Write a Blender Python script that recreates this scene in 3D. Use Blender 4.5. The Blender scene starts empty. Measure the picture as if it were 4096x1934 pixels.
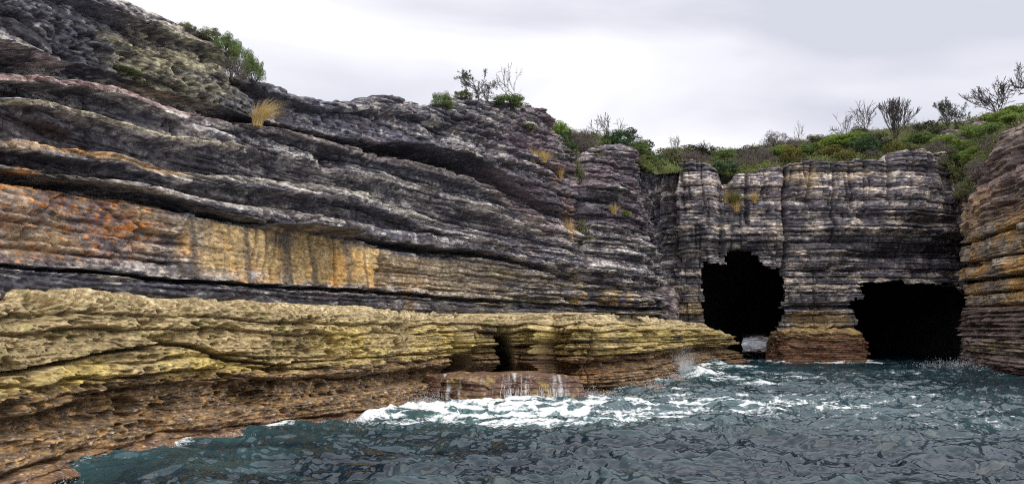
import bpy, math, random
import numpy as np
from mathutils import Vector, Matrix, Euler
scene = bpy.context.scene
C = scene.collection
R = math.radians
# ------------------------------------------------------------------ camera
W, H, FPX, HORIZ, CAMZ = 1024.0, 483.0, 745.0, 330.0, 2.5
PITCH = math.atan((HORIZ - H/2)/FPX)
cam = bpy.data.objects.new('camera', bpy.data.cameras.new('camera')); C.objects.link(cam)
cam.location = (0, 0, CAMZ); cam.rotation_euler = (math.pi/2 + PITCH, 0, 0)
cam.data.sensor_width = 36; cam.data.lens = 36*FPX/W
cam.data.clip_start = .1; cam.data.clip_end = 8000
scene.camera = cam
# ------------------------------------------------------------------ light
SUN_EL, SUN_AZ = 58.0, 125.0      # azimuth clockwise from +Y (the view direction)
world = bpy.data.worlds.new("World"); scene.world = world; world.use_nodes = True
nt = world.node_tree; nt.nodes.clear()
def nd(t, kind, **kw):
    n = t.nodes.new(kind)
    for k, v in kw.items():
        if k.startswith('i_'): n.inputs[k[2:]].default_value = v
        else: setattr(n, k, v)
    return n
out = nd(nt, 'ShaderNodeOutputWorld'); bg = nd(nt, 'ShaderNodeBackground'); bg.inputs['Strength'].default_value = .1
sky = nd(nt, 'ShaderNodeTexSky'); sky.sky_type = 'NISHITA'; sky.sun_disc = False
sky.sun_elevation = R(SUN_EL); sky.sun_rotation = R(SUN_AZ); sky.dust_density = 3; sky.air_density = 1.2
tc = nd(nt, 'ShaderNodeTexCoord')
mp = nd(nt, 'ShaderNodeMapping'); mp.inputs['Scale'].default_value = (1.0, 1.0, 3.2); mp.inputs['Location'].default_value = (.35, .2, .6)
nt.links.new(tc.outputs['Generated'], mp.inputs['Vector'])
n1 = nd(nt, 'ShaderNodeTexNoise'); n1.inputs['Scale'].default_value = 1.6; n1.inputs['Detail'].default_value = 7; n1.inputs['Roughness'].default_value = .48; n1.inputs['Distortion'].default_value = .5
nt.links.new(mp.outputs[0], n1.inputs['Vector'])
cr = nd(nt, 'ShaderNodeValToRGB')
cr.color_ramp.elements[0].position = .36; cr.color_ramp.elements[0].color = (5.5, 5.65, 6.4, 1)
cr.color_ramp.elements[1].position = .62; cr.color_ramp.elements[1].color = (8.9, 8.9, 9.2, 1)
e = cr.color_ramp.elements.new(.48); e.color = (7.2, 7.2, 7.8, 1)
nt.links.new(n1.outputs['Fac'], cr.inputs[0])
mx = nd(nt, 'ShaderNodeMix', data_type='RGBA'); mx.inputs[0].default_value = .96
nt.links.new(sky.outputs[0], mx.inputs[6]); nt.links.new(cr.outputs[0], mx.inputs[7])
nt.links.new(mx.outputs[2], bg.inputs['Color']); nt.links.new(bg.outputs[0], out.inputs[0])
sd = bpy.data.lights.new('sun', 'SUN'); sd.energy = 1.8; sd.angle = R(80); sd.color = (1, .93, .82)
so = bpy.data.objects.new('sun', sd); C.objects.link(so)
sv = Vector((math.sin(R(SUN_AZ))*math.cos(R(SUN_EL)), math.cos(R(SUN_AZ))*math.cos(R(SUN_EL)), math.sin(R(SUN_EL))))
so.rotation_euler = sv.to_track_quat('Z', 'Y').to_euler(); so.location = (0, 0, 60)
vs = scene.view_settings
vs.view_transform = 'Standard'; vs.look = 'None'; vs.gamma = 1; vs.use_curve_mapping = False; vs.exposure = 0.35
scene.cycles.use_denoising = False; scene.cycles.adaptive_threshold = .004; scene.cycles.pixel_filter_type = 'BLACKMAN_HARRIS'; scene.cycles.filter_width = 1.15; scene.cycles.sample_clamp_indirect = 1.5
scene.cycles.max_bounces = 6; scene.cycles.diffuse_bounces = 3; scene.cycles.glossy_bounces = 3
scene.cycles.transparent_max_bounces = 8; scene.cycles.caustics_reflective = False; scene.cycles.caustics_refractive = False
QUAL = 0.85   # mesh spacing in picture pixels at the wall's distance

# ------------------------------------------------------------------ maths helpers
SC = 2576/1024.0                   # working units of the traces, per picture pixel
cp_, sp_ = math.cos(PITCH), math.sin(PITCH)
def project(P):
    x = P[..., 0]; y = P[..., 1]; z = P[..., 2] - CAMZ
    d = y*cp_ + z*sp_; d = np.where(d < .3, .3, d)
    u = -y*sp_ + z*cp_
    return (W/2 + FPX*x/d)*SC, (H/2 - FPX*u/d)*SC
def ray(dx, dy):                   # trace units -> direction with y = 1
    a = (dx/SC - W/2)/FPX; b = (H/2 - dy/SC)/FPX
    v = np.array([a, cp_ - b*sp_, sp_ + b*cp_]); return v/v[1]
def at(dx, dy, Y):
    v = ray(dx, dy)*Y; v[2] += CAMZ; return v
def XY(px, Y):                     # picture px column at horizon level
    return ((px - W/2)/FPX*Y*cp_, Y)
_rng = np.random.RandomState(7)
PERM = _rng.permutation(4096).astype(np.int32)
G3 = _rng.normal(size=(4096, 3)).astype(np.float32); G3 /= np.linalg.norm(G3, axis=1)[:, None]
def _h(i, j, k):
    return PERM[(PERM[(PERM[i & 4095] + j) & 4095] + k) & 4095]
def perlin(x, y, z=0.0):
    x, y, z = np.broadcast_arrays(np.asarray(x, np.float32), np.asarray(y, np.float32), np.asarray(z, np.float32))
    shp = x.shape; x = x.ravel(); y = y.ravel(); z = z.ravel(); res = np.empty(x.size, np.float32)
    for a in range(0, x.size, 400000):
        X, Y, Z = x[a:a+400000], y[a:a+400000], z[a:a+400000]
        xi = np.floor(X).astype(np.int32); yi = np.floor(Y).astype(np.int32); zi = np.floor(Z).astype(np.int32)
        xf = X - xi; yf = Y - yi; zf = Z - zi
        u = xf*xf*xf*(xf*(xf*6-15)+10); v = yf*yf*yf*(yf*(yf*6-15)+10); w = zf*zf*zf*(zf*(zf*6-15)+10)
        acc = 0
        for i in (0, 1):
            wu = u if i else 1-u
            for j in (0, 1):
                wv = v if j else 1-v
                for k in (0, 1):
                    g = G3[_h(xi+i, yi+j, zi+k)]
                    acc = acc + wu*wv*(w if k else 1-w)*(g[:, 0]*(xf-i) + g[:, 1]*(yf-j) + g[:, 2]*(zf-k))
        res[a:a+400000] = acc*1.6
    return res.reshape(shp)
def fbm(x, y, z=0.0, o=4, g=.5):
    s = 0; a = 1; n = 0
    for i in range(o):
        s = s + a*perlin(x*2**i + 13.7*i, y*2**i - 7.1*i, z*2**i + 3.3*i); n += a; a *= g
    return s/n
def ridged(x, y, z=0.0, o=4, g=.5):
    s = 0; a = 1; n = 0
    for i in range(o):
        s = s + a*(1 - np.abs(perlin(x*2**i + 5.7*i, y*2**i - 9.1*i, z*2**i + 1.3*i))*1.8); n += a; a *= g
    return s/n
def rnd(i, k=0):
    return (PERM[(np.asarray(i).astype(np.int64)*7 + k*131) & 4095] / 4096.0).astype(np.float32)
def rnd2(i, j, k=0):
    return _h(np.asarray(i).astype(np.int32), np.asarray(j).astype(np.int32), k)/4096.0
def worley(x, y, seed=0):
    xi = np.floor(x).astype(np.int32); yi = np.floor(y).astype(np.int32)
    f1 = np.full(x.shape, 9., np.float32); f2 = f1.copy(); cid = np.zeros(x.shape, np.int32)
    for i in (-1, 0, 1):
        for j in (-1, 0, 1):
            h = _h(xi+i, yi+j, seed)
            d = np.hypot(xi+i+.5+.8*(h/4096.-.5)-x, yi+j+.5+.8*(PERM[h]/4096.-.5)-y)
            m = d < f1
            f2 = np.where(m, f1, np.minimum(f2, d)); cid = np.where(m, h, cid); f1 = np.where(m, d, f1)
    return f1, f2, cid
def sst(a, b, x):
    t = np.clip((x-a)/(b-a), 0, 1); return t*t*(3-2*t)
def gs(U, V, x, y, rx, ry, p=2, rot=0):
    c, s = math.cos(R(rot)), math.sin(R(rot))
    a = ((U-x)*c + (V-y)*s)/rx; b = (-(U-x)*s + (V-y)*c)/ry
    return np.exp(-(a*a + b*b)**(p/2))
def inpoly(U, V, poly):
    c = np.zeros(U.shape, bool); n = len(poly)
    for i in range(n):
        x0, y0 = poly[i]; x1, y1 = poly[(i+1) % n]
        if y0 == y1: continue
        m = ((y0 > V) != (y1 > V)) & (U < (x1-x0)*(V-y0)/(y1-y0) + x0)
        c ^= m
    return c
def curve(pts):
    p = np.array(pts, float); return lambda x: np.interp(x, p[:, 0], p[:, 1])
def contours(U, V, X, rows):
    """rows: (heights at the stations X, offsets) from top to bottom; a step between neighbours."""
    ys = []; os_ = []
    for y, o in rows:
        y = np.asarray(y, float); o = np.asarray(o, float)*np.ones(len(X))
        ys.append(np.interp(U, X, y)); os_.append(np.interp(U, X, o))
    r = os_[0].copy()
    for k in range(1, len(ys)):
        gap = np.maximum(ys[k]-ys[k-1], 1.5); t = np.clip((V-ys[k-1])/gap, 0, 1)
        r += (os_[k]-os_[k-1])*t*t*(3-2*t)
    return r
def strata(S, Z, seed, th, amp, groove, lat, gw=.03, lip=1.5, warp=.15):
    zw = Z + warp*fbm(S*.12, Z*.12, seed+.5, 2) + .25*th*fbm(S*.8, Z*.5, seed+9.5, 2)
    rr = np.random.RandomState(seed); b = np.cumsum(rr.uniform(.35, 1.75, 400)*th) - 4
    idx = np.clip(np.searchsorted(b, zw), 1, 399); lo = b[idx-1]; thick = b[idx]-lo; t = (zw-lo)/thick
    pr = amp*(1.5*perlin(S*lat, idx*7.31, seed*1.7) + 1.2*perlin(S*lat*3.1, idx*3.77, seed*2.7+.4)*.6 + (rnd(idx, seed)-.5)*.9)
    ed = np.minimum(t, 1-t)*thick
    gm = .5 + 1.2*np.clip(perlin(S*.6, idx*5.1, seed+.9)+.3, 0, 1)
    d = pr - groove*gm*np.exp(-(ed/gw)**2) + amp*lip*(.3+1.2*rnd(idx, seed+4))*np.clip(.75+1.2*perlin(S*lat*.7, idx*2.9, seed+6.), .1, 1.6)*(.5-t)
    return d, idx, t
def blocks(S, Z, seed, th, L, amp, groove, gw=.035):
    zw = Z + .12*fbm(S*.2, Z*.2, seed+.5, 2)
    rr = np.random.RandomState(seed); b = np.cumsum(rr.uniform(.4, 1.7, 300)*th) - 4
    idx = np.clip(np.searchsorted(b, zw), 1, 299); lo = b[idx-1]; thick = b[idx]-lo; t = (zw-lo)/thick
    ss = (S + .12*fbm(S*.7, Z*.7, seed+3.3, 2))/L + rnd(idx//2, seed+3)*3
    j = np.floor(ss); jf = ss-j; j0 = rnd2(j, idx//2, seed)*.5
    side = jf > j0
    bid = rnd2(j*2+side, idx, seed+1)
    ed = np.minimum(np.minimum(np.abs(jf-j0), np.minimum(jf, 1-jf)*1.2)*L, np.minimum(t, 1-t)*thick)
    return amp*(bid-.5)*2 - groove*np.exp(-(ed/gw)**2), idx

# ------------------------------------------------------------------ object helpers
def mesh_grid(name, P, col=None, keep=None, mat=None, parent=None, flip=False):
    nr, nc = P.shape[:2]
    idx = np.arange(nr*nc).reshape(nr, nc)
    q = np.stack([idx[:-1, :-1], idx[:-1, 1:], idx[1:, 1:], idx[1:, :-1]], -1).reshape(-1, 4)
    if flip: q = q[:, ::-1]
    if keep is not None:
        k = (keep[:-1, :-1] & keep[:-1, 1:] & keep[1:, 1:] & keep[1:, :-1]).ravel(); q = q[k]
    return mesh_raw(name, P.reshape(-1, 3), q, None if col is None else col.reshape(-1, 4), mat, parent)
def mesh_raw(name, V, F, col=None, mat=None, parent=None, smooth=True):
    V = np.ascontiguousarray(V, np.float32); F = np.ascontiguousarray(F, np.int32)
    me = bpy.data.meshes.new(name); n = F.shape[1]
    me.vertices.add(len(V)); me.vertices.foreach_set('co', V.ravel())
    me.loops.add(F.size); me.loops.foreach_set('vertex_index', F.ravel())
    me.polygons.add(len(F)); me.polygons.foreach_set('loop_start', np.arange(0, F.size, n, dtype=np.int32))
    me.polygons.foreach_set('loop_total', np.full(len(F), n, np.int32))
    me.update(calc_edges=True)
    if smooth: me.polygons.foreach_set('use_smooth', np.ones(len(F), bool))
    if col is not None:
        a = me.color_attributes.new('Col', 'FLOAT_COLOR', 'POINT'); a.data.foreach_set('color', np.ascontiguousarray(col, np.float32).ravel())
    if mat: me.materials.append(mat)
    o = bpy.data.objects.new(name, me); C.objects.link(o)
    if parent: o.parent = parent
    return o
def tag(o, label=None, cat=None, group=None, kind=None):
    if label: o['label'] = label
    if cat: o['category'] = cat
    if group: o['group'] = group
    if kind: o['kind'] = kind
    return o
def empty(name, loc, label, cat, group=None, rz=0, s=1.0):
    o = bpy.data.objects.new(name, None); C.objects.link(o); o.location = loc; o.rotation_euler = (0, 0, rz)
    o.scale = (s, s, s) if np.isscalar(s) else s; o.empty_display_size = .2
    return tag(o, label, cat, group)

# ------------------------------------------------------------------ materials
def mat_rock(name, bump=.5, rough=.86, fine=9.0, var=.55, bdist=.05, gain=1.25):
    m = bpy.data.materials.new(name); m.use_nodes = True; t = m.node_tree; t.nodes.clear(); L = t.links.new
    o = nd(t, 'ShaderNodeOutputMaterial'); b = nd(t, 'ShaderNodeBsdfPrincipled'); L(b.outputs[0], o.inputs[0])
    at_ = nd(t, 'ShaderNodeAttribute'); at_.attribute_name = 'Col'
    g = nd(t, 'ShaderNodeNewGeometry')
    mp = nd(t, 'ShaderNodeMapping'); mp.inputs['Scale'].default_value = (1, 1, 2.2); L(g.outputs['Position'], mp.inputs[0])
    n1 = nd(t, 'ShaderNodeTexNoise'); n1.inputs['Scale'].default_value = fine; n1.inputs['Detail'].default_value = 6; n1.inputs['Roughness'].default_value = .68
    L(mp.outputs[0], n1.inputs['Vector'])
    mr = nd(t, 'ShaderNodeMapRange'); mr.inputs['From Min'].default_value = .3; mr.inputs['From Max'].default_value = .7
    mr.inputs['To Min'].default_value = gain*(1-var); mr.inputs['To Max'].default_value = gain*(1+var); L(n1.outputs['Fac'], mr.inputs['Value'])
    vm = nd(t, 'ShaderNodeVectorMath', operation='SCALE'); L(at_.outputs['Color'], vm.inputs[0]); L(mr.outputs[0], vm.inputs['Scale'])
    L(vm.outputs[0], b.inputs['Base Color'])
    # wetness in alpha lowers roughness
    rr = nd(t, 'ShaderNodeMapRange'); rr.inputs['To Min'].default_value = .32; rr.inputs['To Max'].default_value = rough; L(at_.outputs['Alpha'], rr.inputs['Value'])
    L(rr.outputs[0], b.inputs['Roughness']); b.inputs['Specular IOR Level'].default_value = .35
    vo = nd(t, 'ShaderNodeTexVoronoi'); vo.inputs['Scale'].default_value = fine*1.3; L(mp.outputs[0], vo.inputs['Vector'])
    ad = nd(t, 'ShaderNodeMath', operation='MULTIPLY_ADD'); L(vo.outputs['Distance'], ad.inputs[0]); ad.inputs[1].default_value = .5; L(n1.outputs['Fac'], ad.inputs[2])
    bm = nd(t, 'ShaderNodeBump'); bm.inputs['Strength'].default_value = bump; bm.inputs['Distance'].default_value = bdist
    L(ad.outputs[0], bm.inputs['Height']); L(bm.outputs[0], b.inputs['Normal'])
    return m
def mat_plain(name, col, col2=None, rough=.8, scale=3.0, trans=0, spec=.3, objvar=0):
    m = bpy.data.materials.new(name); m.use_nodes = True; t = m.node_tree; t.nodes.clear(); L = t.links.new
    o = nd(t, 'ShaderNodeOutputMaterial'); b = nd(t, 'ShaderNodeBsdfPrincipled')
    g = nd(t, 'ShaderNodeNewGeometry'); n = nd(t, 'ShaderNodeTexNoise'); n.inputs['Scale'].default_value = scale; n.inputs['Detail'].default_value = 3
    L(g.outputs['Position'], n.inputs['Vector'])
    r = nd(t, 'ShaderNodeValToRGB'); r.color_ramp.elements[0].position = .35; r.color_ramp.elements[1].position = .65
    c2 = col2 or tuple(c*.6 for c in col)
    r.color_ramp.elements[0].color = (*c2, 1); r.color_ramp.elements[1].color = (*col, 1)
    ri = nd(t, 'ShaderNodeMath', operation='ADD'); L(n.outputs['Fac'], ri.inputs[0])
    rv = nd(t, 'ShaderNodeMapRange'); L(g.outputs['Random Per Island'], rv.inputs['Value']); rv.inputs['To Min'].default_value = -.2; rv.inputs['To Max'].default_value = .2
    L(rv.outputs[0], ri.inputs[1]); L(ri.outputs[0], r.inputs[0])
    L(r.outputs[0], b.inputs['Base Color']); b.inputs['Roughness'].default_value = rough; b.inputs['Specular IOR Level'].default_value = spec
    if trans:
        tr = nd(t, 'ShaderNodeBsdfTranslucent'); L(r.outputs[0], tr.inputs[0]); ms = nd(t, 'ShaderNodeMixShader'); ms.inputs[0].default_value = trans
        L(b.outputs[0], ms.inputs[1]); L(tr.outputs[0], ms.inputs[2]); L(ms.outputs[0], o.inputs[0])
    else: L(b.outputs[0], o.inputs[0])
    return m
M_CLIFF = mat_rock('weathered_sandstone', bump=1, fine=5.0, var=.6, bdist=.07, gain=1.2)
M_FAR = mat_rock('distant_sandstone', bump=1, fine=2.8, var=.5, bdist=.09, gain=1.45)
M_BENCH = mat_rock('shelf_sandstone', bump=1, fine=7.0, var=.5, bdist=.04, gain=1.1)

# ------------------------------------------------------------------ surface sampling
def smooth_path(pts, n=2400):
    p = np.array(pts, float); k = len(p); o = []
    q = np.vstack([2*p[0]-p[1], p, 2*p[-1]-p[-2]])
    for i in range(k-1):
        t = np.linspace(0, 1, n//(k-1), endpoint=False)[:, None]; a, b, c, d = q[i], q[i+1], q[i+2], q[i+3]
        o.append(.5*(2*b + (c-a)*t + (2*a-5*b+4*c-d)*t*t + (3*b-a-3*c+d)*t**3))
    o.append(p[-1:]); return np.vstack(o)
def sample_path(pts, q=1.0, nsm=60):
    c = smooth_path(pts); dl = np.hypot(*np.diff(c, axis=0).T)
    w = dl/(QUAL*q*np.maximum(np.hypot(*c[1:].T), 6)/FPX); cw = np.concatenate([[0], np.cumsum(w)])
    n = int(cw[-1]); k = np.linspace(0, cw[-1], n)
    xy = np.stack([np.interp(k, cw, c[:, 0]), np.interp(k, cw, c[:, 1])], 1)
    S = np.concatenate([[0], np.cumsum(np.hypot(*np.diff(xy, axis=0).T))])
    tg = np.gradient(xy, axis=0); tg /= np.linalg.norm(tg, axis=1)[:, None]
    nv = np.stack([tg[:, 1], -tg[:, 0]], 1)
    ker = np.hanning(nsm*2+1); ker /= ker.sum()
    nv = np.stack([np.convolve(np.pad(nv[:, i], nsm, 'edge'), ker, 'valid') for i in (0, 1)], 1)
    nv /= np.linalg.norm(nv, axis=1)[:, None]
    return xy, S, nv
def wall_grid(pts, crest, zbot=-.6, batter=.15, z0=3.0, nrows=420, q=1.0, nsm=60, zmax=30, ztopmin=None):
    xy, S, nv = sample_path(pts, q, nsm); nc = len(xy)
    zs = np.arange(zbot+.5, zmax, .06)
    P = np.empty((len(zs), nc, 3)); ins = batter*(zs-z0)
    P[..., 0] = xy[None, :, 0] - nv[None, :, 0]*ins[:, None]; P[..., 1] = xy[None, :, 1] - nv[None, :, 1]*ins[:, None]; P[..., 2] = zs[:, None]
    U, V = project(P); m = V < crest(U)
    k = np.where(m.any(0), m.argmax(0), len(zs)-1); zt = zs[k]
    ker = np.ones(5)/5; zt = np.convolve(np.pad(zt, 2, 'edge'), ker, 'valid')
    t = np.linspace(0, 1, nrows)
    Z = zbot + (zt[None, :]-zbot)*t[:, None]
    P = np.empty((nrows, nc, 3)); ins = batter*(Z-z0)
    P[..., 0] = xy[None, :, 0] - nv[None, :, 0]*ins; P[..., 1] = xy[None, :, 1] - nv[None, :, 1]*ins; P[..., 2] = Z
    N = np.zeros_like(P); N[..., 0] = nv[None, :, 0]; N[..., 1] = nv[None, :, 1]
    U, V = project(P)
    return dict(P=P, N=N, U=U, V=V, S=np.broadcast_to(S, Z.shape), Z=Z, zt=zt, nv=nv, xy=xy, par=(batter, z0), S1=S)
def regrid(A, off, nrows):
    Z = A['Z']; xy = A['xy']; nv = A['nv']; batter, z0 = A['par']
    ds = np.hypot(np.diff(Z, axis=0), .75*np.diff(off, axis=0)); cs = np.vstack([np.zeros((1, Z.shape[1])), np.cumsum(ds, axis=0)])
    k = np.ones(9)/9; f = cs/cs[-1:]; f = np.apply_along_axis(lambda a: np.convolve(np.pad(a, 4, 'edge'), k, 'valid'), 1, f)
    t = np.linspace(0, 1, nrows); Z2 = np.empty((nrows, Z.shape[1]))
    for j in range(Z.shape[1]): Z2[:, j] = np.interp(t, f[:, j], Z[:, j])
    P = np.empty((nrows, Z.shape[1], 3)); ins = batter*(Z2-z0)
    P[..., 0] = xy[None, :, 0] - nv[None, :, 0]*ins; P[..., 1] = xy[None, :, 1] - nv[None, :, 1]*ins; P[..., 2] = Z2
    N = np.zeros_like(P); N[..., 0] = nv[None, :, 0]; N[..., 1] = nv[None, :, 1]
    U, V = project(P); B = dict(A); B.update(P=P, N=N, U=U, V=V, Z=Z2, S=np.broadcast_to(A['S1'], Z2.shape)); return B
def add_cap(P, col, nv, depth=9.0, n=26, drop=.12, seed=3, soil=0.0):
    top = P[-1]; ks = (np.linspace(0, 1, n)[1:]**1.6)*depth
    cap = np.empty((len(ks), top.shape[0], 3)); cap[..., 0] = top[None, :, 0] - nv[None, :, 0]*ks[:, None]
    cap[..., 1] = top[None, :, 1] - nv[None, :, 1]*ks[:, None]
    low = np.convolve(np.pad(top[:, 2], 40, 'edge'), np.ones(81)/81, 'valid')
    w = np.exp(-ks/1.5)[:, None]
    cap[..., 2] = top[None, :, 2]*w + (low[None, :]-.2)*(1-w) - drop*ks[:, None] + .18*fbm(cap[..., 0]*.9, cap[..., 1]*.9, seed, 4)*sst(0, .8, ks)[:, None]
    cc = np.broadcast_to(col[-1:], (len(ks),)+col.shape[1:]).copy(); w2 = sst(.3, 1.2, ks)[:, None, None]*soil
    cc = cc*(1-w2) + np.array([.06, .055, .035, 1])*w2
    return np.vstack([P, cap]), np.vstack([col, cc])
def mixc(a, b, t):
    return a + (np.asarray(b, np.float32) - a)*t[..., None]
def base(shape, c):
    return np.broadcast_to(np.asarray(c, np.float32), shape + (3,)).copy()
def fin(c, wet):
    return np.concatenate([np.clip(c, .004, .8), wet[..., None]], -1).astype(np.float32)

# ================================================================== LEFT CLIFF
X = np.arange(0, 1801, 100)
def ext(a):  # continue rows given to 1600
    a = list(a)
    while len(a) < len(X): a.append(a[-1])
    return np.array(a, float)
crestA = curve([(-600,-560),(0,-250),(200,-60),(310,-2),(350,12),(400,30),(450,52),(500,72),(552,110),(562,165),(575,188),(610,192),(655,204),(683,217),(690,233),(730,238),(760,240),(800,252),(826,266),(835,256),(860,260),(885,265),(903,248),(930,243),(960,238),(985,240),(1010,240),(1040,256),(1080,266),(1100,262),(1130,250),(1180,245),(1230,250),(1280,262),(1340,272),(1360,280),(1378,300),(1395,325),(1405,345),(1425,362),(1440,385),(1452,420),(1466,440),(1478,400),(1490,374),(1530,364),(1565,366),(1600,380),(1640,402),(1655,440),(1665,470),(1800,520)])
A = wall_grid([XY(-260, 11.3), XY(-120, 12.8), XY(0, 15), XY(120, 18.2), XY(240, 22.2), XY(320, 26), XY(440, 32.5), XY(530, 38.5), XY(580, 43), XY(600, 44.5), XY(628, 46.5), XY(652, 49.2), XY(663, 54), XY(668, 62)],
              crestA, zbot=2.2, batter=.16, nrows=470)
WOB = lambda S, Z: 5*fbm(S*.45, Z*.3, 2.2, 2) + 3*fbm(S*2.0, Z*1., 4.2, 2) + 5*(rnd(np.floor(S*1.6+.6*perlin(S*1.3, Z*.8, 1.)), 4)-.5)
K1 = ext([-60,-30,5,42,78,118,205,262,282,283,292,318,332,352,398,425,440])
K2 = ext([112,142,168,198,228,256,296,316,342,362,360,373,398,462,545,570,590])
K3 = ext([192,195,205,228,265,296,314,326,354,382,404,428,462,528,575,600,620])
K4 = ext([255,257,278,310,338,355,372,378,415,436,452,478,515,560,600,622,640])
K5 = ext([358,362,378,396,428,442,447,458,470,488,530,560,582,605,632,655,670])
K6 = ext([418,435,445,462,485,505,520,530,548,566,582,594,606,634,660,680,696])
K6g = ext([430,447,457,474,502,530,556,576,588,600,614,625,635,655,684,705,720])
K7 = ext([465,472,491,506,530,546,561,572,585,604,634,643,650,668,700,722,738])
K8 = ext([662,668,673,685,697,705,712,716,720,724,734,742,750,756,762,766,770])
far = np.clip((X-1150)/350., 0, 1)
dm = 1-.6*far
ROWS = [
    (K1-60, .25), (K1-4, .42*dm), (K1+3, -.12), (K1+30, .05),
    (K2-12, .22*dm), (K2-2, .3*dm), (K2+4, np.interp(X, [0,90,110,400,900,1020,1250,1330], [-3,-2.8,-.45,-.45,-.6,-2.4,-2.6,-.2])), 
    (K3-5, np.interp(X, [0,90,110,400,900,1020,1250,1330], [-2.8,-2.6,-.3,-.3,-.5,-2.3,-2.4,-.1])), (K3+1, .42*dm), (K3+16, .38*dm), (K3+22, np.interp(X, [0,110,330,420,900], [-.3,-.55,-.5,.12,.1])),
    (K4-6, np.interp(X, [0,110,330,420,900], [-.5,-.6,-.4,.0,.05])), (K4, .36*dm), (K4+8, .26*dm), (K4+22, -.12), (K5-30, -.28*dm), (K5-6, -.42*dm),
    (K5, .42*dm), (K5+20, .42*dm), (K5+32, -.15*dm), (K6-4, -.42*dm), (K6, .5*dm), (K6g-3, .5*dm), (K6g+3, -1.3*dm), (K7-4, -1.4*dm),
    (K7+1, .22), (K7+30, .3), (K8-40, .12), (K8-2, .18), (K8+3, -.65), (K8+9, -.5), (K8+13, .22), (K8+34, .25)]
def offc(A): return contours(A['U'], A['V'] + WOB(A['S'], A['Z'])*np.clip(18/A['P'][..., 1], .4, 1.3), X, ROWS)
A = regrid(A, offc(A), 560)
U, V, S, Z = A['U'], A['V'], A['S'], A['Z']
Vw = V + WOB(S, Z)*np.clip(18/A['P'][..., 1], .4, 1.3)
off = contours(U, Vw, X, ROWS)
gsl = np.clip(np.gradient(off, axis=0)/(np.abs(np.gradient(Z, axis=0))+1e-4), 0, 50); und = 1/(1+(gsl/2.2)**2); offC = off.copy()
Z0 = Z; S0 = S; Z = Z + .6*off; S = S + .45*off
# block joints and larger relief
d1, id1, t1 = strata(S, Z, 11, .5, .15, .16, .22, gw=.035, lip=1.8)
d2, id2, t2 = strata(S, Z, 23, .16, .035, .07, .4, gw=.018)
d2 = d2*np.clip(.6+2*fbm(S*.35, Z*.9, 24., 2), 0, 1.8)
fine_w = sst(350, 700, V)*.6 + .4
off += d1*(.45+1.5*sst(1000, 1400, U)) + d2*fine_w*(1.0+1.6*sst(1100, 1400, U))
off += .30*fbm(S*.3, Z*.45, 1.5, 2)
bA, ibA = blocks(S, Z, 71, .7, 2.8, .17, .25, gw=.035); bB, ibB = blocks(S, Z, 73, .18, 1.0, .025, .05, gw=.018)
f1a, f2a, cA = worley(S*1.6 + .25*fbm(S*1.7, Z*1.7, 17., 2), Z*3.2, 35); f1b, f2b, cB = worley(S*4.5 + .3*fbm(S*5, Z*5, 27., 2), Z*8.5, 36)
off += bA + bB + .03*(rnd(cA, 3)-.5)
# slab steps, joints
w1, w2, wc = worley(S*.42 + .3*fbm(S*.5, Z*.5, 7., 2), Z*.75, 5)
off += .22*(rnd(wc, 9)-.5)*(1-.6*sst(590, 640, V)) - .12*np.exp(-((w2-w1)/.035)**2)*(V < 620)
# knobby upper mass
kn = sst(560, 720, U)*(1-sst(-20, 20, V - np.interp(U, X, K3)))
kf1, kf2, kc = worley(S*2.1 + .5*fbm(S*1.3, Z*1.3, 8., 2), Z*3.4, 15)
off += kn*(.3*(.5-kf1) + .2*(rnd(kc, 2)-.5) + .2*fbm(S*2.2, Z*3.2, 19., 4))
# honeycomb pits on the upper left face
pit = gs(U, V, 330, 130, 330, 95, 4, 18) + .6*gs(U, V, 560, 275, 90, 35, 4)
pit = pit*sst(.0, .25, fbm(S*.5, Z*.7, 31., 3)+.15)
for fr, am, sd in ((2.3, .26, 3), (5.2, .12, 4), (10.5, .055, 6)):
    a, b, c = worley(S*fr*.7 + .4*fbm(S*2, Z*2, sd, 2), Z*fr*1.35 + .3*S*fr*.25, sd)
    off -= 1.9*pit*am*sst(.42, .16, a)*(rnd(c, 7) > .4)
off -= .5*gs(U, V, 500, 95, 26, 9, 2, 20) + .45*gs(U, V, 545, 150, 25, 10) + .35*gs(U, V, 310, 118, 22, 8, 2, 15) + .3*gs(U, V, 255, 92, 14, 6) + .3*gs(U, V, 350, 140, 14, 6)
off -= .9*gs(U, V, 820, 410, 30, 22, 2) + .5*gs(U, V, 1185, 555, 70, 22, 3)
off = offC + (off-offC)*(.25+.75*und)
# smooth lower left face: vertical flutes and cracks
sm = sst(420, 470, U)*(1-sst(925, 950, U))*sst(0, 12, V-np.interp(U, X, K7))*(1-sst(-4, 0, V-np.interp(U, X, K8)))
flut = .13*np.abs(perlin(S*1.5, Z*.12, 44.)) + .05*perlin(S*4, Z*.3, 45.)
off = off*(1-.85*sm) + sm*(flut + .12)
def vline(xs, w, dep, y0, y1, wig=3.0):
    """a vertical joint: xs = trace of (y, x)"""
    p = np.array(xs, float); cx = np.interp(V, p[:, 0], p[:, 1]) + wig*perlin(V*.03, 0*V, float(p[0, 1]))
    return dep*np.exp(-((U-cx)/w)**2)*sst(y0-6, y0+4, V)*(1-sst(y1-4, y1+8, V))
off -= vline([(570,640),(640,632),(712,615)], 2.4, .35, 572, 712) + vline([(575,660),(712,655)], 1.8, .2, 575, 705) + vline([(580,685),(712,672)], 2.5, .28, 575, 712)
off -= vline([(600,832),(720,836)], 2.2, .25, 590, 716) + vline([(600,948),(755,952)], 6, .5, 600, 758, 5) + vline([(645,1052),(760,1060)], 2, .2, 645, 760)
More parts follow.
